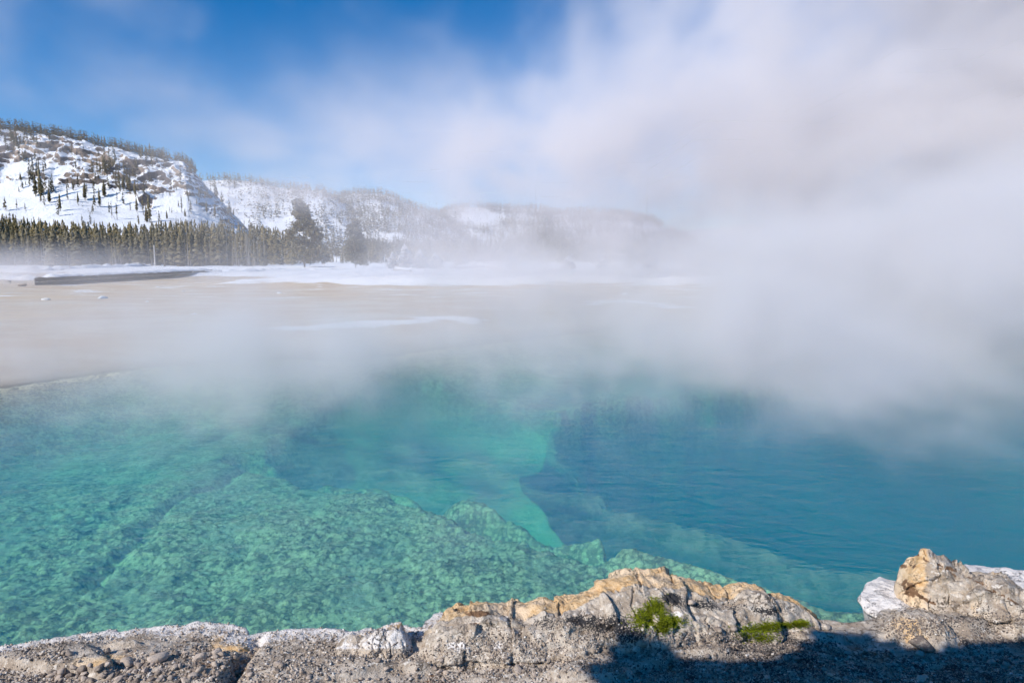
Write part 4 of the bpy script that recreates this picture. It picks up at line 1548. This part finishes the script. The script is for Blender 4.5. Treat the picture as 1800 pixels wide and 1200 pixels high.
# the boardwalk along the left of the flat
A = at(62, 503, 0.32)
B = at(352, 484, 0.32)
bw = obj('boardwalk', None, loc=(0, 0, 0), label='dark wooden boardwalk with snow on its deck crossing the flat on the left', cat='boardwalk')
t = (B - A).normalized()
nrm = Vector((-t.y, t.x, 0))
if nrm.y < 0:
    nrm = -nrm
L = (B - A).length
H = 0.62
for i, (f0, f1) in enumerate(((0, 0.27), (0.272, 0.52), (0.522, 0.77), (0.772, 1.0))):
    for j, zz in enumerate((0.16, 0.47)):
        beam(A + t * L * f0 + Vector((0, 0, zz)), A + t * L * f1 + Vector((0, 0, zz)), 0.07, 0.285, 'side_board', M_PLANK, bw)
for i in range(15):
    q = A + t * (L * (i + 0.3) / 15)
    beam(q - nrm * 0.07 + Vector((0, 0, -0.2)), q - nrm * 0.07 + Vector((0, 0, H + 0.02)), 0.11, 0.07, 'post', M_PLANK, bw)
nd = 60
for i in range(nd):
    q = A + t * (L * (i + 0.5) / nd)
    beam(q + nrm * 0.05 + Vector((0, 0, H + 0.045)), q + nrm * 1.55 + Vector((0, 0, H + 0.045)), L / nd * 0.93, 0.05, 'deck_plank', M_PLANK, bw)
snow_strip([A + nrm * 0.85 + Vector((0, 0, H + 0.05)), (A + B) / 2 + nrm * 0.85 + Vector((0, 0, H + 0.05)), B + nrm * 0.85 + Vector((0, 0, H + 0.05))], 0.85, 0.30, 'snow_cover', bw, 2.0, 260)
for i, f in enumerate((0.06, 0.14, 0.27, 0.30, 0.37, 0.71, 0.76, 0.80, 0.88, 0.93)):
    q = A + t * L * f - nrm * 0.10 + Vector((0, 0, 0.32 + 0.2 * (i % 2)))
    snow_strip([q - t * 0.28, q + t * 0.28], 0.09, 0.12, 'snow_clump', bw, 3.0 + i, 16, 6)
# the ploughed snow ridges beside it
for i, (pts, w, h) in enumerate(((((-80, 478), (60, 481), (200, 474), (350, 466), (440, 462)), 1.9, 1.1), (((-80, 488), (20, 490), (60, 492)), 1.4, 0.5), (((345, 484), (380, 482), (430, 481), (500, 478)), 1.8, 0.85), (((480, 480), (600, 478), (680, 474)), 1.5, 0.6))):
    snow_strip([at(a, b, 0.40) for a, b in pts], w, h, 'snow_ridge', None, 10.0 + i, 260, 11,
               ('long shovelled snow ridge behind the boardwalk', 'short snow ridge left of the boardwalk end', 'rounded snow heap at the right end of the boardwalk', 'low snow ridge before the big hazy pine')[i], 'snow')

# snow-capped lumps on the tan flat
LUMP = []
for i in range(4):
    V, F = pebble_shape(500 + i, 3, 0.01)
    V = V * (1 + 0.1 * fbm(V[:, 0] * 2 + i, V[:, 1] * 2, V[:, 2] * 2, 3))[:, None]
    LUMP.append(mesh_np('snow_lump', V, F, M_SNOW))
LUMPS = [(80, 527, 13, 'larger round snow lump on the tan flat, nearest the left edge'), (181, 525, 13, 'rounded snow lump on the tan flat, right of the larger one'),
         (259, 531, 7, 'small snow lump on the flat below the boardwalk middle'), (340, 553, 8, 'small pale lump on the flat, nearest the pool'),
         (277, 505, 7, 'tiny snow lump close under the boardwalk'), (332, 486, 12, 'flat snow lump at the right end of the boardwalk'),
         (323, 513, 6, 'tiny snow lump on the thin snow streak'), (560, 507, 12, 'small snow lump on the flat below the low snow ridge'),
         (730, 494, 16, 'snow mound with a dark stone on the middle of the flat'), (820, 498, 7, 'tiny pair-like snow lump right of the mound'),
         (492, 516, 8, 'faint small snow lump in the middle of the flat'), (1098, 518, 10, 'faint snow lump on the flat in the right-hand steam')]
for i, (px, py, n, lab) in enumerate(LUMPS):
    v = at(px, py, 0.34)
    s = 1.35 * n * v.y / FPX / 2
    o = obj('snow_lump', LUMP[i % 4], label=lab, cat='snow lump', group='snow lumps on the flat', loc=v + Vector((0, 0, s * 0.15)), rz=i * 1.3)
    o.scale = (s * 1.1, s, s * 0.8)
# dark stones poking out of the snow left of the boardwalk
for i, (px, py, n, lab) in enumerate(((16, 496, 12, 'dark stone poking out of the snow left of the boardwalk, the upper one'), (38, 502, 18, 'dark stone poking out of the snow against the boardwalk end'))):
    v = at(px, py, 0.42)
    s = n * v.y / FPX / 2
    o = obj('stone', STONES[i], label=lab, cat='stone', loc=v + Vector((0, 0, s * 0.2)))
    o.scale = (s, s, s * 0.55)

# standing posts and snags
M_PALEWOOD = principled('bleached_wood', None, 0.9, lambda k: (
    k.mix(k.noise(wpos(k), 4, 4), (0.45, 0.41, 0.37), (0.78, 0.75, 0.72)), None, None), spec=0.1)
def snag(px, base, top, w, label, Y=None, lean=0.0, branches=0, name='dead_tree', cat='dead tree'):
    v = at(px, base, 0.5) if Y is None else Vector((ray(px, 455)[0] * Y, Y, 0.3))
    h = (base - top) / FPX * v.y
    r = obj(name, None, loc=v - Vector((0, 0, 0.2)), label=label, cat=cat)
    V, F = spike(w, w * 0.55, 8, lean, 1.0, 6)
    V = V * np.array([1, 1, h])
    V[:, 0] += 0.3 * w * noise3(V[:, 2] * 1.1, px, 0)
    obj('trunk', mesh_np('trunk', V, F, M_PALEWOOD if px < 600 else M_DEADWOOD), r)
    rr = np.random.RandomState(int(px))
    for i in range(branches):
        z = h * rr.uniform(0.35, 0.95)
        a = rr.rand() * 6.28
        l = h * rr.uniform(0.10, 0.28)
        V, F = spike(w * 0.25, w * 0.06, 5, 0.0, l, 3)
        o = obj('branch', mesh_np('branch', V, F, M_DEADWOOD), r, loc=(lean * (z / h) ** 2, 0, z))
        o.rotation_euler = (0, rr.uniform(0.9, 1.5), a)


snag(273, 470, 430, 0.20, 'pale bare trunk standing alone behind the middle of the boardwalk', branches=3)
snag(570, 471, 459, 0.12, 'short white snow-dusted post on the snow bank', name='wooden_post', cat='post')
snag(590, 472, 466, 0.05, 'shorter thin post right of the white post on the snow bank', name='wooden_post', cat='post')
snag(648, 468, 440, 0.08, 'thin dead stem rising from the snow bank before the steam', branches=4)
snag(701, 476, 434, 0.13, 'leaning dead tree with broken branches at the edge of the snow bank', lean=-0.6, branches=9)
snag(795, 472, 446, 0.06, 'thin dead stem behind the fallen logs', branches=5)
snag(830, 472, 448, 0.06, 'thin leaning dead stem right of the fallen logs', lean=0.8, branches=4)


def log(pa, pb, z, r, label, cap=True):
    a, b = at(*pa, z), at(*pb, z)
    L = (b - a).length
    V, F = spike(r, r * 0.7, 9, 0.0, L, 8)
    V[:, 0] += 0.4 * r * noise3(V[:, 2] * 0.7, pa[0], 0)
    o = obj('fallen_log', None, loc=a, label=label, cat='log')
    q = Vector((0, 0, 1)).rotation_difference(b - a)
    tr = obj('log_trunk', mesh_np('log_trunk', V, F, M_DEADWOOD), o)
    tr.rotation_euler = q.to_euler()
    if cap:
        snow_strip([(b - a) * 0.05 + Vector((0, 0, r * 0.8)), (b - a) * 0.95 + Vector((0, 0, r * 0.6))], r * 0.9, r * 0.9, 'snow_cap', o, pa[0] * 0.1, 40, 7)


log((694, 475), (722, 477), 0.85, 0.32, 'dark fallen log at the foot of the leaning dead tree')
log((800, 471), (860, 470), 0.95, 0.30, 'long snow-capped log lying on the snow bank')
log((838, 467), (880, 472), 1.05, 0.25, 'dark slanting log right of the long one')
log((950, 475), (1000, 473), 0.8, 0.15, 'faint log on the far snow bank in the steam')

# frosted shrubs behind the snow bank
M_FROST = principled('rime_on_twigs', None, 0.8, lambda k: (
    k.mix(k.attr('tint'), (0.34, 0.32, 0.32), (0.82, 0.82, 0.85)), None, None), spec=0.2)
FROST = []
for i in range(4):
    V, F, T = conifer(700 + i, 260, 0.55, 0.02, droop=-0.35, ragged=0.8)
    FROST.append(mesh_np('twigs', V, F, M_FROST, False, {'tint': np.clip(T + 0.3, 0, 1)}))
for i, (px, h, fat, lab) in enumerate(((712, 34, 1.0, 'tallest frosted white shrub behind the leaning dead tree'), (738, 26, 1.3, 'broad frosted shrub right of the tallest one'), (765, 20, 1.4, 'low frosted shrub behind the long log'),
                                      (690, 22, 0.9, 'frosted shrub left of the leaning dead tree'), (900, 14, 1.6, 'low frosted shrub on the snow bank in the middle'), (1000, 15, 1.6, 'faint frosted shrub on the far bank, left of the faint pine'),
                                      (1140, 12, 1.8, 'faint frosted shrub on the far bank, right of the faint pine'), (1060, 12, 1.5, 'small faint frosted shrub below the faint pine'))):
    Y = 105.0
    r = obj('frosted_shrub', None, loc=(ray(px, 455)[0] * Y, Y, 0.3), rz=i * 1.1, label=lab, cat='shrub', group='frosted shrubs on the snow bank')
    hh = h / FPX * Y + 1.2
    r.scale = (hh * fat, hh * fat, hh)
    obj('twigs', FROST[i % 4], r)
    obj('stem', TRUNK, r)

# ------------------------------------------------------------------ the plank shelter behind the viewer, added unseen to cast the lower right shadow
EDGE_SH = [(1046, 1215), (1052, 1160), (1075, 1130), (1105, 1116), (1140, 1112), (1172, 1126), (1200, 1143), (1300, 1147), (1380, 1142), (1405, 1112), (1430, 1092), (1500, 1094), (1545, 1106),
           (1600, 1122), (1640, 1126), (1700, 1114), (1800, 1106), (1950, 1100)]
RZ = 3.9
shl = obj('added_shadow_roof', None, loc=(0, 0, 0), label='added unseen plank roof on posts, shaped to shadow the lower right shore', cat='shadow_caster')
ex = []
for px, py in EDGE_SH:
    q = at(px, py, 0.27)
    k = (RZ - q.z) / SUN_DIR.z
    c = q + SUN_DIR * k
    ex.append((c.x, c.y))
ex = np.array(ex)
x0, x1 = ex[0, 0] - 0.0, ex[-1, 0]
npl = 26
for i in range(npl):
    f0, f1 = x0 + (x1 - x0) * i / npl, x0 + (x1 - x0) * (i + 1) / npl
    xm = (f0 + f1) / 2
    yb = np.interp(xm, ex[:, 0], ex[:, 1])  # plank ends cut to give the cast shadow its outline
    beam((xm, yb, RZ - 0.03), (xm, -2.2, RZ - 0.03), (f1 - f0) * 0.985, 0.04, 'shadow_plank', M_PLANK, shl)
for xx in (x0 + 0.15, x1 - 0.15):
    for yy in (-2.0, min(ex[:, 1]) - 0.15):
        beam((xx, yy, -0.4), (xx, yy, RZ - 0.2), 0.12, 0.12, 'post', M_PLANK, shl)
for yy in (-2.0, min(ex[:, 1]) - 0.15):
    beam((x0 - 0.05, yy, RZ - 0.125), (x1 + 0.05, yy, RZ - 0.125), 0.1, 0.14, 'caster_crossbeam', M_PLANK, shl)
# ------------------------------------------------------------------ air and steam
def steam_material(name, density, color=(0.97, 0.97, 0.985), g=-0.25, grid=True):
    m, k, out = material(name)
    v = k.new('ShaderNodeVolumePrincipled')
    v.inputs['Color'].default_value = (*color, 1)
    v.inputs['Density'].default_value = density
    v.inputs['Anisotropy'].default_value = g
    v.inputs['Density Attribute'].default_value = 'density' if grid else ''
    k.l.new(v.outputs[0], out.inputs['Volume'])
    return m


def steam_volume(name, label, lo, hi, res, field, mat):
    tree = bpy.data.node_groups.new(name, 'GeometryNodeTree')
    tree.interface.new_socket('Geometry', in_out='OUTPUT', socket_type='NodeSocketGeometry')
    k = NT(tree)
    out = k.new('NodeGroupOutput')
    vc = k.new('GeometryNodeVolumeCube')
    vc.inputs['Min'].default_value = lo
    vc.inputs['Max'].default_value = hi
    for a, r in zip('XYZ', res):
        vc.inputs['Resolution ' + a].default_value = r
    pos = k.new('GeometryNodeInputPosition').outputs[0]
    d = field(k, pos)
    k.l.new(d, vc.inputs['Density'])
    sm = k.new('GeometryNodeSetMaterial')
    sm.inputs['Material'].default_value = mat
    k.l.new(vc.outputs[0], sm.inputs['Geometry'])
    k.l.new(sm.outputs[0], out.inputs[0])
    vd = bpy.data.volumes.new(name)
    vd.materials.append(mat)
    o = obj(name, vd, kind='stuff', label=label)
    md = o.modifiers.new('steam', 'NODES')
    md.node_group = tree
    return o


def xyz(k, p):
    s = k.new('ShaderNodeSeparateXYZ', ins={0: p})
    return s.outputs[0], s.outputs[1], s.outputs[2]


def scaled(k, p, s, off=(0, 0, 0)):
    m = k.vmath('MULTIPLY', p, s)
    return k.vmath('ADD', m, off)


# the great drifting bank behind and right of the pool
def bank_field(k, p):
    x, y, z = xyz(k, p)
    n_big = k.noise(scaled(k, p, (0.026, 0.020, 0.034), (1.7, 0, 0)), 1.0, 2, 0.5)
    n_mid = k.noise(scaled(k, p, (0.085, 0.045, 0.105), (3, 1, 7)), 1.0, 5, 0.62, 0.7)
    n_fin = k.noise(scaled(k, p, (0.22, 0.10, 0.26), (9, 4, 1)), 1.0, 4, 0.6, 0.5)
    nb = k.math('SUBTRACT', n_big, 0.5)
    nm = k.math('SUBTRACT', n_mid, 0.5)
    nf = k.math('SUBTRACT', n_fin, 0.5)
    # leaning front: the steam lies right of a plane that leans to the right as it rises
    f = k.math('SUBTRACT', x, k.math('MULTIPLY', z, 0.98))
    f = k.math('ADD', f, 22.0)
    f = k.math('ADD', f, k.math('MULTIPLY', nb, 34.0))
    f = k.math('ADD', f, k.math('MULTIPLY', nm, 46.0))
    f = k.math('ADD', f, k.math('MULTIPLY', nf, 26.0))
    front = k.math('MULTIPLY', k.sstep(f, -2.0, 20.0), k.sstep(k.math('ADD', f, k.math('MULTIPLY', nf, 30.0)), 0.0, 60.0, 0.8, 1.35))
    # thin low veil that reaches left over the middle hills
    g = k.math('ADD', x, 36.0)
    g = k.math('ADD', g, k.math('MULTIPLY', nb, 30.0))
    g = k.math('ADD', g, k.math('MULTIPLY', nm, 24.0))
    zt = k.math('ADD', k.math('ADD', z, k.math('MULTIPLY', nm, 9.0)), k.math('MULTIPLY', nb, 8.0))
    veil = k.math('MULTIPLY', k.sstep(g, 0.0, 24.0), k.math('MULTIPLY', k.sstep(zt, 20.0, 12.5), k.sstep(zt, 5.5, 10.5, 0.45, 2.1)))
    # torn shreds high on the left
    shred = k.math('MULTIPLY', k.sstep(k.math('ADD', n_mid, k.math('MULTIPLY', nb, 0.5)), 0.54, 0.70), k.sstep(z, 9.0, 17.0))
    # ground steam that hugs the flat
    hug = k.math('MULTIPLY', k.sstep(k.math('ADD', z, k.math('MULTIPLY', nm, 5.0)), 4.6, 0.4), k.sstep(n_big, 0.36, 0.56))
    hug = k.math('MULTIPLY', hug, k.sstep(x, -38.0, -26.0, 1.5, 0.6))
    right = k.sstep(x, -6.0, 34.0, 0.80, 1.9)
    dens = k.math('MULTIPLY', front, right)
    dens = k.math('ADD', dens, k.math('MULTIPLY', veil, 0.58))
    dens = k.math('ADD', dens, k.math('MULTIPLY', shred, 0.34))
    dens = k.math('ADD', dens, k.math('MULTIPLY', hug, 0.85))
    wisp = k.sstep(k.math('ADD', n_mid, k.math('MULTIPLY', nf, 0.6)), 0.36, 0.60, 0.32, 1.35)
    edge = k.math('MULTIPLY', k.sstep(y, 42.0, 54.0), k.sstep(y, 88.0, 72.0))
    return k.math('MULTIPLY', k.math('MULTIPLY', dens, wisp), edge)


STEAM_C = (0.958, 0.925, 0.942)
M_BANK = steam_material('steam_bank', 0.040, STEAM_C)
steam_volume('steam', 'great pale steam bank drifting up behind the pool and over the hills', (-66, 42, 0), (84, 88, 42), (176, 34, 62), bank_field, M_BANK)


# low steam curling over the hot water
def pool_field(k, p):
    x, y, z = xyz(k, p)
    n1 = k.noise(scaled(k, p, (0.28, 0.26, 0.40)), 1.0, 3, 0.5, 0.4)
    n2 = k.noise(scaled(k, p, (0.95, 0.75, 0.95), (5, 2, 3)), 1.0, 5, 0.62, 0.9)
    a1 = k.math('SUBTRACT', n1, 0.5)
    yy = k.math('ADD', y, k.math('MULTIPLY', a1, 5.0))
    yy = k.math('ADD', yy, k.sstep(x, -6.0, -1.0, 1.2, 0.0))
    yy = k.math('ADD', yy, k.sstep(x, 1.0, 6.0, 0.0, 1.8))
    far = k.sstep(yy, 6.0, 15.5)
    far = k.math('ADD', k.math('MULTIPLY', k.math('POWER', far, 1.5), 1.0), 0.02)
    ht = k.math('ADD', k.math('MULTIPLY', y, 0.11), 0.35)
    ht = k.math('ADD', ht, k.math('MULTIPLY', k.sstep(x, 2.0, 12.0), 2.6))
    zz = k.math('SUBTRACT', z, k.math('MULTIPLY', a1, 5.0))
    top = k.sstep(k.math('DIVIDE', zz, ht), 1.25, 0.1)
    wisp = k.sstep(k.math('ADD', k.math('MULTIPLY', n1, 0.45), k.math('MULTIPLY', n2, 0.55)), 0.42, 0.66)
    wisp = k.math('ADD', wisp, k.math('MULTIPLY', far, 0.22))
    d = k.math('MULTIPLY', k.math('MULTIPLY', far, top), wisp)
    n3 = k.noise(scaled(k, p, (1.5, 0.8, 1.1), (1, 8, 2)), 1.0, 5, 0.6, 1.2)
    near = k.math('MULTIPLY', k.sstep(k.math('ADD', n3, k.math('MULTIPLY', a1, 0.7)), 0.52, 0.74), k.sstep(z, 1.3, 0.05))
    near = k.math('MULTIPLY', near, k.sstep(y, 5.0, 8.5, 0.16, 0.55))
    d = k.math('ADD', d, near)
    right = k.sstep(x, -9.0, 12.0, 1.45, 1.35)
    # nothing over the dry flat on the left
    dry = k.sstep(k.math('ADD', k.math('MULTIPLY', x, 0.55), k.math('SUBTRACT', 17.5, y)), -5.0, 1.0, 0.03, 1.0)
    edge = k.math('MULTIPLY', k.sstep(y, 4.2, 5.4), k.sstep(y, 33.0, 27.0))
    return k.math('MULTIPLY', k.math('MULTIPLY', k.math('MULTIPLY', d, right), edge), dry)


M_POOLSTEAM = steam_material('pool_steam', 0.50, (0.93, 0.90, 0.905), -0.1)
steam_volume('steam', 'low steam curling over the pool surface', (-15, 4.2, 0.02), (22, 33, 6.5), (210, 160, 46), pool_field, M_POOLSTEAM)
